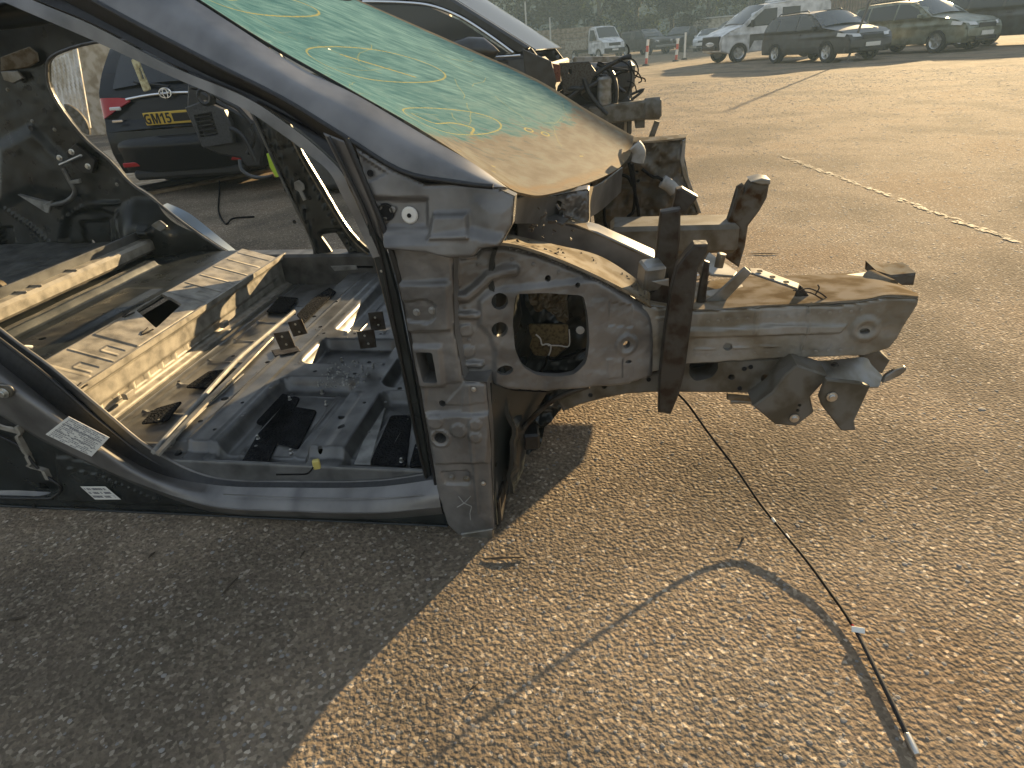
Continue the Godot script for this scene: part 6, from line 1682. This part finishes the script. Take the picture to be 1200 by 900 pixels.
func make_black_estate() -> void:
	mat("black_paint", Vector3(0.005, 0.006, 0.008), 0.3, 0.0, null, 1.0, {"metallic_specular": 0.25, "clearcoat_enabled": true, "clearcoat": 0.35, "clearcoat_roughness": 0.05})
	mat("tail_red", Vector3(0.35, 0.012, 0.012), 0.15)
	mat("plate_yellow", Vector3(0.62, 0.42, 0.06), 0.45)
	mat("cream_trim", Vector3(0.6, 0.55, 0.33), 0.5, 0.0, M.dusty, 3.0)
	# local x forward: the car faces away from the camera, its rear to us
	var o := thing("black_estate_car", "black estate car seen from behind through the shell, yellow number plate", "car", heading(-4.12, -7.2, -.07, -1.0, .02))
	var c := Shape.new()
	c.half = .88
	c.belt = .92
	c.roof = 1.44
	c.taper = .12
	c.outline = side_outline([-2.2, .22, -2.27, .42, -2.26, .62, -2.2, .72, -2.17, .9, -2.02, 1.14, -1.84, 1.36, -1.72, 1.42, -.5, 1.46, .2, 1.40, .65, 1.2, 1.05, .97, 1.5, .9, 2.0, .78, 2.16, .6, 2.18, .3], 1.35, -1.3, .35, .25)
	vehicle_body(o, c, M.black_paint, .05)
	for s in [-1.0, 1.0]:
		pane(o, c, q2([-1.9, .98, -1.3, .96, -1.3, 1.34, -1.72, 1.31]), s, M.glass_dark)
		pane(o, c, q2([-1.24, .96, -.2, .95, -.2, 1.38, -1.24, 1.35]), s, M.glass_dark)
		pane(o, c, q2([-.14, .95, .8, .97, .5, 1.2, .12, 1.35, -.14, 1.38]), s, M.glass_dark)
		var tl := patch([PackedVector3Array([c.at(-1.72, .9, s, .012), c.at(-2.0, .92, s, .016), Vector3(-2.2, .93, s * .72), Vector3(-2.23, .92, s * .52), Vector3(-2.235, .9, s * .40)]), PackedVector3Array([c.at(-1.8, .8, s, .012), c.at(-2.05, .78, s, .016), Vector3(-2.25, .75, s * .72), Vector3(-2.27, .82, s * .55), Vector3(-2.26, .88, s * .40)])], 20, 8, .012, s > 0)
		var t := obj("tail_light", tl, M.tail_red, o)
		obj("clear_lens", Soup.new().box(Transform3D(Basis(Vector3.UP, s * .1), Vector3(-2.27, .83, s * .57)), Vector3(.02, .035, .13), .008).mesh(), M.lamp_lens, t)
		obj("reflector", Soup.new().box(Transform3D(Basis(Vector3.UP, -s * .12), Vector3(-2.3, .31, s * .56)), Vector3(.02, .045, .2), .008).mesh(), M.tail_red, o)
		for x in [1.35, -1.3]: wheel(o, x, s * .86, .31, M.alloy)
	across(o, c, Vector2(-2.14, .99), Vector2(-1.88, 1.34), .76, .74, M.glass_dark, "rear_window", .02, .05)
	obj("spoiler", patch([PackedVector3Array([Vector3(-1.72, 1.45, -.62), Vector3(-1.72, 1.485, 0), Vector3(-1.72, 1.45, .62)]), PackedVector3Array([Vector3(-1.95, 1.39, -.58), Vector3(-2.0, 1.42, 0), Vector3(-1.95, 1.39, .58)])], 14, 4, .025), M.black_paint, o)
	obj("wiper", Soup.new().tube(q3([-2.22, .99, .02, -2.21, 1.02, -.15, -2.19, 1.05, -.34]), .011, 6).mesh(60), M.plastic_black, o)
	obj("chrome_strip", Soup.new().tube(curve3(PackedVector3Array([Vector3(-2.245, .905, -.44), Vector3(-2.265, .925, -.2), Vector3(-2.27, .93, 0), Vector3(-2.265, .925, .2), Vector3(-2.245, .905, .44)]), 5), .014, 8).mesh(60), M.chrome, o)
	# round chrome emblem of crossed ovals
	var face := Transform3D(Vector3(0, 0, -1) * -1.0, Vector3(0, 1, 0), Vector3(-1, 0, 0), Vector3(-2.285, .935, 0))
	var badge := Soup.new()
	for e in [[.062, .044, 0.0, 0.0], [.024, .042, 0.0, -.002], [.05, .018, 0.0, .014]]:
		var p := PackedVector3Array()
		for k in 21: p.append(face * Vector3(cos(TAU * k / 20) * e[0] + e[2], sin(TAU * k / 20) * e[1] + e[3], 0))
		badge.tube(p, .0065, 6, false)
	obj("emblem", badge.mesh(60), M.chrome, o)
	# tailgate break, bumper step and dark valance
	obj("tailgate_gap", Soup.new().tube(q3([-2.275, .60, -.62, -2.30, .585, -.3, -2.31, .58, 0, -2.30, .585, .3, -2.275, .60, .62]), .007, 6).mesh(60), M.seal_black, o)
	obj("bumper", patch([PackedVector3Array([c.at(-1.9, .6, -1.0, .02), Vector3(-2.22, .58, -.68), Vector3(-2.33, .57, 0), Vector3(-2.22, .58, .68), c.at(-1.9, .6, 1.0, .02)]), PackedVector3Array([c.at(-1.9, .46, -1.0, .03), Vector3(-2.28, .47, -.68), Vector3(-2.4, .47, 0), Vector3(-2.28, .47, .68), c.at(-1.9, .46, 1.0, .03)]), PackedVector3Array([c.at(-1.9, .24, -1.0, .02), Vector3(-2.22, .24, -.68), Vector3(-2.33, .23, 0), Vector3(-2.22, .24, .68), c.at(-1.9, .24, 1.0, .02)])], 30, 12, .01, true), M.black_paint, o)
	obj("valance", Soup.new().box(Transform3D(Basis.IDENTITY, Vector3(-2.2, .2, 0)), Vector3(.2, .1, 1.2), .03).mesh(), M.plastic_black, o)
	obj("model_lettering", Soup.new().box(Transform3D(Basis.IDENTITY, Vector3(-2.285, .72, -.58)), Vector3(.008, .02, .11), .002).mesh(), M.chrome, o)
	# number plate with its characters
	var plate_o := obj("number_plate", Soup.new().box(Transform3D(Basis(Vector3.BACK, .12), Vector3(-2.325, .72, 0)), Vector3(.014, .115, .53), .004).mesh(), M.plate_yellow, o)
	var tm := TextMesh.new()
	tm.text = "GM15"
	tm.font = SystemFont.new()
	(tm.font as SystemFont).font_names = PackedStringArray(["Droid Sans"])
	(tm.font as SystemFont).font_weight = 700
	tm.font_size = 32
	tm.pixel_size = 0.0036
	tm.depth = 0.003
	var txt := MeshInstance3D.new()
	txt.name = "plate_characters"
	txt.mesh = tm
	txt.material_override = M.seal_black
	plate_o.add_child(txt, true)
	txt.transform = Transform3D(Basis(Vector3.BACK, .12) * Basis(Vector3.UP, -PI / 2) * Basis.from_scale(Vector3(.9, 1.12, 1)), Vector3(-2.3345, .718, -.125))
	obj("plate_cover", Soup.new().box(Transform3D(Basis(Vector3.BACK, .12), Vector3(-2.334, .72, .125)), Vector3(.004, .075, .19), .001).mesh(), M.seal_black, plate_o)
	# cream trim strip leaning on its tailgate
	var strip := obj("trim_strip", plate(facing_z(-4.72), fillet(q2([-4.065,1.252,-3.997,1.268,-3.985,1.141,-3.96,.996,-4.039,.979,-4.05,1.11]), .02), .02, .004, [q2([-4.014,1.178,-3.994,1.184,-3.986,1.091,-4.015,1.086])]), M.cream_trim)
	tag(strip, "cream trim strip with a slot, leaning on the black estate's rear window", "trim strip")
	# white ribbed sheet and the pale wall at the left
	var rib := []
	for k in 7: rib.append(["bead", PackedVector2Array([Vector3(-7.151,1.379,-7.2).lerp(Vector3(-6.647,1.513,-7.2), (k + .4) / 7.0), Vector3(-7.151,1.379,-7.2).lerp(Vector3(-6.647,1.513,-7.2), (k + .4) / 7.0) + (Vector3(-6.852,.644,-7.2) - Vector3(-6.647,1.513,-7.2))].map(func(p): return Vector2(p.x, p.y))), .020, .03])
	var sheet := obj("ribbed_sheet", stamp(facing_z(-7.2), q2([-7.316,1.34,-6.647,1.513,-6.864,.557,-7.075,.569]), rib, .012, [], .02), mat("white_sheet", Vector3(0.78, 0.78, 0.76), 0.5, 0.0, M.dusty, .6))
	tag(sheet, "white ribbed metal sheet leaning upright left of the black estate car", "metal sheet")
	var pale := thing("pale_wall", "pale sandy rendered wall behind the black estate car", "wall", place(-8.6, 0, -13.5))
	obj("wall", Soup.new().box(Transform3D(Basis.IDENTITY, Vector3(0, 1.0, 0)), Vector3(11, 2.0, .25), .02).mesh(), mat("pale_render", Vector3(0.5, 0.42, 0.32), 0.8, 0.0, M.dusty, .5), pale)
	obj("coping", Soup.new().box(Transform3D(Basis.IDENTITY, Vector3(0, 2.04, 0)), Vector3(11.1, .08, .32), .02).mesh(), M.mastic, pale)
	var rub := obj("rubble", plate(facing_z(-6.9), curve2(q2([-6.88,.885,-6.732,.814,-6.645,.662,-6.667,.493,-6.793,.565,-6.864,.696]), 3), .04, .01), M.rail_grey)
	tag(rub, "broken pale panel fragment at the foot of the white ribbed sheet", "panel fragment")

func make_half_cut() -> void:
	mat("suv_paint", Vector3(0.022, 0.023, 0.025), 0.34, 0.2, M.dusty, 1.5, {"clearcoat_enabled": true, "clearcoat": 0.6, "clearcoat_roughness": 0.15})
	mat("rust_red", Vector3(0.2, 0.07, 0.035), 0.7, 0.0, M.rusty, 5.0)
	mat("engine_grey", Vector3(0.07, 0.067, 0.06), 0.5, 0.5, M.rusty, 5.0)
	var o := thing("half_cut_car", "dark grey half-cut car beyond the windscreen, its nose stripped to engine bay", "car wreck")
	var z := -4.599
	var body := q2([-2.796, 0.044, -2.796, 0.987, -0.487, 1.047, -0.366, 1.072, -0.233, 0.902, -0.197, 0.721, -0.221, 0.503, -0.318, 0.262, -0.439, 0.044])
	obj("door", stamp(facing_z(z), body, [["lip", .03, -.03], ["slope", Vector2(0, .5), Vector2(0, 1), -.08], ["bead", q2([-2.736, 0.721, -0.318, 0.794]), .05, .02], ["bead", q2([-0.584, 0.141, -0.584, 0.987]), .008, -.01], ["bead", q2([-1.890, 0.141, -1.890, 0.987]), .008, -.01]], .03, [], .05), M.suv_paint, o)
	obj("far_side", stamp(facing_z(-6.654), body, [["lip", .03, -.03]], .05, [], .05), M.suv_paint, o)
	obj("front_pillar", plate(facing_z(z - .1), q2([-1.658,1.619,-1.249,1.56,-1,1.48,-.698,1.286,-.384,1.082,-.453,1.018,-.529,1.055,-.727,1.202,-.951,1.349,-1.186,1.447,-1.675,1.53]), .1, .02), M.suv_paint, o)
	obj("far_pillar", plate(facing_z(-6.533), q2([-1.285, 1.495, -0.983, 1.471, -0.342, 1.072, -0.463, 1.047, -1.043, 1.374, -1.285, 1.422]), .08, .01), M.suv_paint, o)
	obj("roof", patch([q3([-2.796, 1.592, -4.744, -1.648, 1.592, -4.744, -1.043, 1.483, -4.744]), q3([-2.796, 1.664, -5.626, -1.648, 1.664, -5.626, -0.947, 1.531, -5.626]), q3([-2.796, 1.592, -6.533, -1.648, 1.592, -6.533, -1.043, 1.483, -6.533])], 16, 10, .03), M.suv_paint, o)
	obj("door_glass", plate(facing_z(z - .07), q2([-1.754,1.51,-1.425,1.489,-1.178,1.427,-.946,1.317,-.56,1.052,-.679,1.022,-1.843,1.053]), .006, .002), M.glass_hazy, o)
	obj("chrome_strip", Soup.new().tube(curve3(q3([-1.714,1.508,-4.575,-1.393,1.475,-4.575,-1.148,1.432,-4.575,-.919,1.336,-4.575,-.681,1.179,-4.575,-.508,1.049,-4.575]), 5), .012, 8).mesh(60), M.chrome, o)
	obj("belt_strip", Soup.new().tube(q3([-.913,1.022,-4.581,-.653,1.028,-4.581,-.447,1.026,-4.581]), .011, 8).mesh(60), M.chrome, o)
	obj("mirror", Soup.new().loft([mirror_ring(-0.983, 0.036), mirror_ring(-0.922, 0.091), mirror_ring(-0.801, 0.115), mirror_ring(-0.681, 0.097), mirror_ring(-0.620, 0.036)]).mesh(70), M.suv_paint, o)
	obj("windscreen", patch([q3([-0.342, 1.060, -4.780, -0.197, 1.060, -5.626, -0.342, 1.060, -6.473]), q3([-1.019, 1.495, -4.841, -0.922, 1.531, -5.626, -1.019, 1.495, -6.412])], 14, 6, .008), M.glass_hazy, o)
	obj("dashboard", Soup.new().box(Transform3D(Basis.IDENTITY, Vector3(-0.681, 0.866, -5.626)), Vector3(0.605, 0.242, 1.693), .06).mesh(), M.plastic_black, o)
	obj("bulkhead", Soup.new().box(Transform3D(Basis.IDENTITY, Vector3(-0.221, 0.503, -5.626)), Vector3(0.060, 0.907, 1.814), .02).mesh(), M.engine_grey, o)
	obj("floor", Soup.new().box(Transform3D(Basis.IDENTITY, Vector3(-1.527, 0.092, -5.626)), Vector3(2.418, 0.121, 1.934), .02).mesh(), M.engine_grey, o)
	obj("seat", Soup.new().box(Transform3D(Basis(Vector3.BACK, .2), Vector3(-1.708, 0.806, -5.082)), Vector3(0.193, 0.907, 0.605), .06).mesh(), M.rubber, o)
	obj("centre_post", Soup.new().bar(Vector3(-1.8, .95, -4.72), Vector3(-1.9, 1.6, -4.85), .1, .08).mesh(), M.suv_paint, o)
	obj("centre_post", Soup.new().bar(Vector3(-1.8, .95, -6.55), Vector3(-1.9, 1.6, -6.45), .1, .08).mesh(), M.suv_paint, o)
	obj("roof_side", Soup.new().bar(Vector3(-2.75, 1.56, -4.74), Vector3(-1.0, 1.47, -4.74), .06, .07).mesh(), M.suv_paint, o)
	# nose: wing stub, rusty panel, tank, engine, hoses, rail with crash box
	obj("wing_stub", plate(facing_z(-4.575), q2([-.429,1.074,-.197,.965,-.162,.811,-.225,.66,-.408,.738]), .03, .006), M.suv_paint, o)
	obj("rusty_panel", plate(facing_z(-4.671), q2([-.207,.95,-.137,.933,-.135,.805,-.221,.804]), .03, .004), M.rust_red, o)
	obj("grey_panel", plate(facing_z(-4.720), q2([-.148,.945,.1,.94,.155,.86,.096,.735,-.121,.696]), .04, .006, [disc(q2([-.058,.875])[0], .02)]), M.engine_grey, o)
	obj("slam_panel", Soup.new().bar(Vector3(-.03,.961,-4.78), Vector3(.42,.935,-4.78), .1, .04).mesh(), M.bracket_metal, o)
	obj("engine_block", Soup.new().box(Transform3D(Basis(Vector3.UP, .15), Vector3(0.105, 0.528, -5.506)), Vector3(0.629, 0.532, 0.725), .04).mesh(), M.plastic_black, o)
	obj("gearbox", Soup.new().box(Transform3D(Basis(Vector3.UP, -.1), Vector3(0.190, 0.383, -5.022)), Vector3(0.435, 0.411, 0.363), .06).mesh(), M.engine_grey, o)
	obj("airbox", Soup.new().box(Transform3D(Basis(Vector3.UP, .3), Vector3(0.262, 0.794, -5.203)), Vector3(0.363, 0.242, 0.411), .04).mesh(), M.plastic_black, o)
	obj("canister", Soup.new().lathe(Transform3D(facing_up(0).basis, Vector3(.223,.599,-4.744)), q2([0, .0, .055, 0, .062, .02, .06, .16, .064, .165, .064, .2, .05, .215, 0, .22]), 18).mesh(40), M.bracket_metal, o)
	for l in [q3([-.033,.794,-4.744,.096,.811,-4.744,.225,.88,-4.744,.351,.934,-4.744,.447,.952,-4.744]), q3([-.123,.643,-4.72,.024,.733,-4.72,.125,.759,-4.72,.211,.805,-4.72]), q3([.056,.816,-4.696,.097,.71,-4.696,.167,.613,-4.696,.252,.528,-4.696]), q3([.168,.921,-4.78,.28,.849,-4.78,.323,.716,-4.78,.309,.543,-4.78])]:
		obj("hose", Soup.new().tube(curve3(l, 5), .02, 8).mesh(60), M.plastic_black, o)
	for l in [q3([.337,.936,-4.72,.42,.892,-4.72,.449,.801,-4.72,.422,.674,-4.72]), q3([.364,.946,-4.72,.461,.927,-4.72,.504,.848,-4.72,.477,.787,-4.72]), q3([.393,.855,-4.744,.49,.836,-4.744,.533,.769,-4.744,.506,.751,-4.744]), q3([.434,.904,-4.72,.477,.812,-4.72,.553,.781,-4.72,.561,.755,-4.72]), q3([.281,.926,-4.768,.406,.955,-4.768,.426,1.003,-4.768,.405,1.042,-4.768]), q3([.414,.772,-4.72,.471,.749,-4.72,.493,.682,-4.72])]:
		obj("loose_wire", Soup.new().tube(curve3(l, 5), .006, 6).mesh(60), M.wire_black, o)
	var er := RandomNumberGenerator.new()
	er.seed = 77
	for k in 16:
		var p := Vector3(-.174,.882,-4.75).lerp(Vector3(.463,.837,-4.75), er.randf()) + Vector3(0, er.randf_range(-.42, .08), -er.randf_range(0, .35))
		var l := PackedVector3Array([p])
		for j in 3: l.append(l[j] + Vector3(er.randf_range(-.16, .16), er.randf_range(-.16, .1), er.randf_range(-.05, .06)))
		obj("hose", Soup.new().tube(curve3(l, 4), er.randf_range(.008, .028), 8).mesh(60), M.plastic_black if k % 4 else M.engine_grey, o)
	for k in 9:
		var p := Vector3(-.123,.824,-4.8).lerp(Vector3(.436,.786,-4.8), er.randf()) + Vector3(0, er.randf_range(-.3, .06), -er.randf_range(0, .3))
		obj("engine_bracket", Soup.new().box(Transform3D(Basis(Vector3(er.randf(), er.randf(), er.randf()).normalized(), er.randf() * 3), p), Vector3(er.randf_range(.05, .2), er.randf_range(.03, .12), er.randf_range(.03, .1)), .008).mesh(), M.plastic_black if k % 3 else M.dark_steel, o)
	obj("chassis_rail", Soup.new().bar(Vector3(.091,.519,-4.744), Vector3(.7,.549,-4.744), .12, .15, Vector3.UP, .015).mesh(), M.rail_grey, o)
	obj("crash_box", Soup.new().lathe(flat(Vector3(.637,.546,-4.744), Vector3.BACK, Vector3.UP), q2([0, .09, .06, .09, .085, .07, .09, 0, .09, -.05]), 14).mesh(40), M.rail_grey, o)
	obj("rail_strut", Soup.new().bar(Vector3(.671,.44,-4.78), Vector3(.59,.208,-4.78), .05, .045).mesh(), M.rail_grey, o)
	obj("subframe", Soup.new().bar(Vector3(.159,.28,-4.841), Vector3(.636,.226,-4.841), .05, .05).mesh(), M.engine_grey, o)
	obj("cross_member", Soup.new().bar(Vector3(0.528, 0.443, -4.780), Vector3(0.528, 0.443, -6.533), .08, .1).mesh(), M.rail_grey, o)
	obj("wheel_hub", Soup.new().lathe(flat(Vector3(0.166, 0.165, -4.780), Vector3.RIGHT, Vector3.UP), q2([0, .06, .04, .06, .06, .02, .15, .02, .15, 0]), 18).mesh(40), M.dark_steel, o)
	for x in [-2.4, -.8]: obj("axle_stand", Soup.new().box(Transform3D(Basis.IDENTITY, Vector3(x, .03, -5.6)), Vector3(.4, .1, 1.4), .02).mesh(), M.dark_steel, o)
	# black inner trim hanging at its cut end, seen through the far door opening
	obj("trim_panel", plate(facing_z(-4.381), q2([-3.435,.838,-3.246,.881,-3.068,.794,-3.037,.681,-3.062,.518,-3.368,.491,-3.394,.616,-3.419,.739]), .06, .01, [q2([-3.366,.771,-3.186,.787,-3.181,.597,-3.362,.586])]), M.trim_grey, o)
	for k in 5: obj("louvre", Soup.new().bar(Vector3(-3.373,.748,-4.405).lerp(Vector3(-3.362,.604,-4.405), k / 4.0), Vector3(-3.218,.759,-4.405).lerp(Vector3(-3.208,.61,-4.405), k / 4.0), .03, .012).mesh(), M.plastic_black, o)
	obj("trim_back", plate(facing_z(-4.478), q2([-3.408,1.029,-3.278,.945,-3.03,.783,-2.863,.675,-2.828,.471,-2.905,.289,-3.051,.289,-3.095,.374,-3.304,.422,-3.453,.498,-3.49,.819]), .2, .02), M.plastic_black, o)
	obj("trim_ring", Soup.new().lathe(flat(Vector3(-3.211,.913,-4.381), Vector3.RIGHT, Vector3.UP), q2([.04, .01, .06, .02, .08, .0, .09, -.03]), 16).mesh(40), M.plastic_black, o)
	for l in [q3([-3.323,.993,-4.405,-3.186,.957,-4.405,-3.06,.867,-4.405,-2.936,.791,-4.405,-2.843,.66,-4.405]), q3([-2.869,.636,-4.381,-2.859,.529,-4.381,-2.948,.425,-4.381]), q3([-3.033,.648,-4.357,-2.933,.572,-4.357,-2.872,.352,-4.357])]: obj("hose", Soup.new().tube(curve3(l, 4), .02, 8).mesh(60), M.plastic_black, o)

func mirror_ring(x: float, r: float) -> PackedVector3Array:
	var p := PackedVector3Array()
	for k in 14: p.append(Vector3(x + .03 * sin(TAU * k / 14), 1.085 - sin(TAU * k / 14) * r * .85 + .01, -4.430 + cos(TAU * k / 14) * r * .8))
	return p

# ---------------------------------------------------------------- small things on the ground
func make_small_things() -> void:
	mat("hi_vis", Vector3(0.45, 0.62, 0.04), 0.6)
	var loom := thing("trailing_wire", "thin black wire trailing from under the chassis leg to the sunlit tarmac", "wire")
	var path := curve3(q3([.47, .28, -.375, .5, .235, -.36, .545, .192, -.339, .595, .14, -.279, .659, .079, -.205, .704, .042, -.117, .742, .028, -.029, .771, .021, .043, .795, .014, .114, .822, .01, .223, .835, .007, .37, .84, .006, .452]), 5)
	obj("wire", Soup.new().tube(path, .0031, 8).mesh(60), M.wire_black, loom)
	obj("sleeve", Soup.new().tube(q3([.825, .0105, .24, .8355, .009, .37, .8405, .0085, .445]), .0042, 8).mesh(60), M.rubber, loom)
	for p in [[.727, .0335, -.065], [.748, .0265, -.018]]: obj("tape_band", Soup.new().tube(PackedVector3Array([Vector3(p[0] - .002, p[1] + .001, p[2] - .006), Vector3(p[0] + .002, p[1] - .001, p[2] + .006)]), .0036, 8).mesh(60), M.tape_white, loom)
	obj("tape_flag", plate(Transform3D(Basis(Vector3.RIGHT, -.9) * Basis(Vector3.BACK, -.1), Vector3(.818, .016, .232)), q2([-.004, -.005, .02, -.005, .02, .006, -.004, .006]), .002, .0005), M.tape_white, loom)
	obj("red_band", Soup.new().tube(q3([.8205, .0102, .216, .8215, .0102, .224]), .0032, 8).mesh(60), M.tail_red, loom)
	obj("wire_end", Soup.new().lathe(Transform3D(Basis(Vector3.UP, .1), Vector3(.841, .007, .452)), q2([0, .022, .005, .022, .0065, .014, .0065, -.012, .003, -.016]), 10).mesh(40), M.bolt_metal, loom)
	var gw := obj("ground_wire", Soup.new().tube(curve3(PackedVector3Array([Vector3(-4.321,.008,-5.958), Vector3(-3.701,.008,-4.941), Vector3(-3.144,.008,-4.013), Vector3(-2.773,.008,-3.505), Vector3(-2.77,.02,-3.596), Vector3(-2.755,.012,-3.684), Vector3(-2.632,.008,-3.71)]), 6), .008, 8).mesh(60), M.wire_black)
	tag(gw, "black wire lying on the shaded tarmac, seen through the far door opening", "wire")
	var hose := obj("black_hose", Soup.new().tube(curve3(PackedVector3Array([Vector3(-2.476,.486,-3.46), Vector3(-2.44,.42,-3.4), Vector3(-2.34,.38,-3.35), Vector3(-2.217,.377,-3.3), Vector3(-2.147,.386,-3.3)]), 6), .014, 8).mesh(60), M.plastic_black)
	tag(hose, "black hose drooping from the half-cut car's trim towards the yellow strap", "hose")
	var strap := obj("yellow_strap", plate(facing_z(-3.3), q2([-2.158,.541,-2.125,.54,-2.103,.45,-2.095,.378,-2.13,.373,-2.157,.447]), .01, .002), M.hi_vis)
	tag(strap, "fluorescent yellow strap hanging beside the far centre pillar", "strap")
	# twigs, shards and dead leaves on the tarmac
	var twig := mat("twig", Vector3(0.06, 0.045, 0.03), 0.9)
	var bits := [[Vector3(-.991,0,.348), 9.0, .3, "dark leaf scrap on the shaded tarmac at the left edge"], [Vector3(-.535,0,.213), 13.0, 1.4, "thin dark twig on the shaded tarmac below the sill"], [Vector3(-.406,0,.099), 6.0, 1.5, "short dark splinter on the shaded tarmac near the sill"], [Vector3(.654,0,-.032), 9.0, 1.1, "small dark splinter on the sunlit tarmac above the wire's shadow"], [Vector3(-.802,0,.13), 5.0, 1.4, "tiny dark splinter under the small white sticker"], [Vector3(.095,0,.074), 26.0, .1, "pale twig lying beside the hinge pillar's foot on sunlit tarmac"], [Vector3(1.124,0,-2.299), 16.0, -.15, "thin dark stick on the tarmac beyond the bent upright"], [Vector3(.095,0,.418), 6.0, .9, "dark pebble-like scrap on sunlit tarmac near the wire's shadow"]]
	for b in bits:
		var p: Vector3 = b[0]
		var l: float = b[1] * .0016 * (p.distance_to(Vector3(.364, 1.062, 1.179)) / 1.3)
		var d := Vector3(cos(b[2]), 0, -sin(b[2]))
		var o := obj("twig", Soup.new().tube(curve3(PackedVector3Array([p - d * l + Vector3(0, .003, 0), p + Vector3(0, .006, .002), p + d * l + Vector3(0, .004, 0)]), 3), [.0012, .0016, .0024, .003, .0026, .002, .0012], 6).mesh(60), twig)
		tag(o, b[3], "twig")
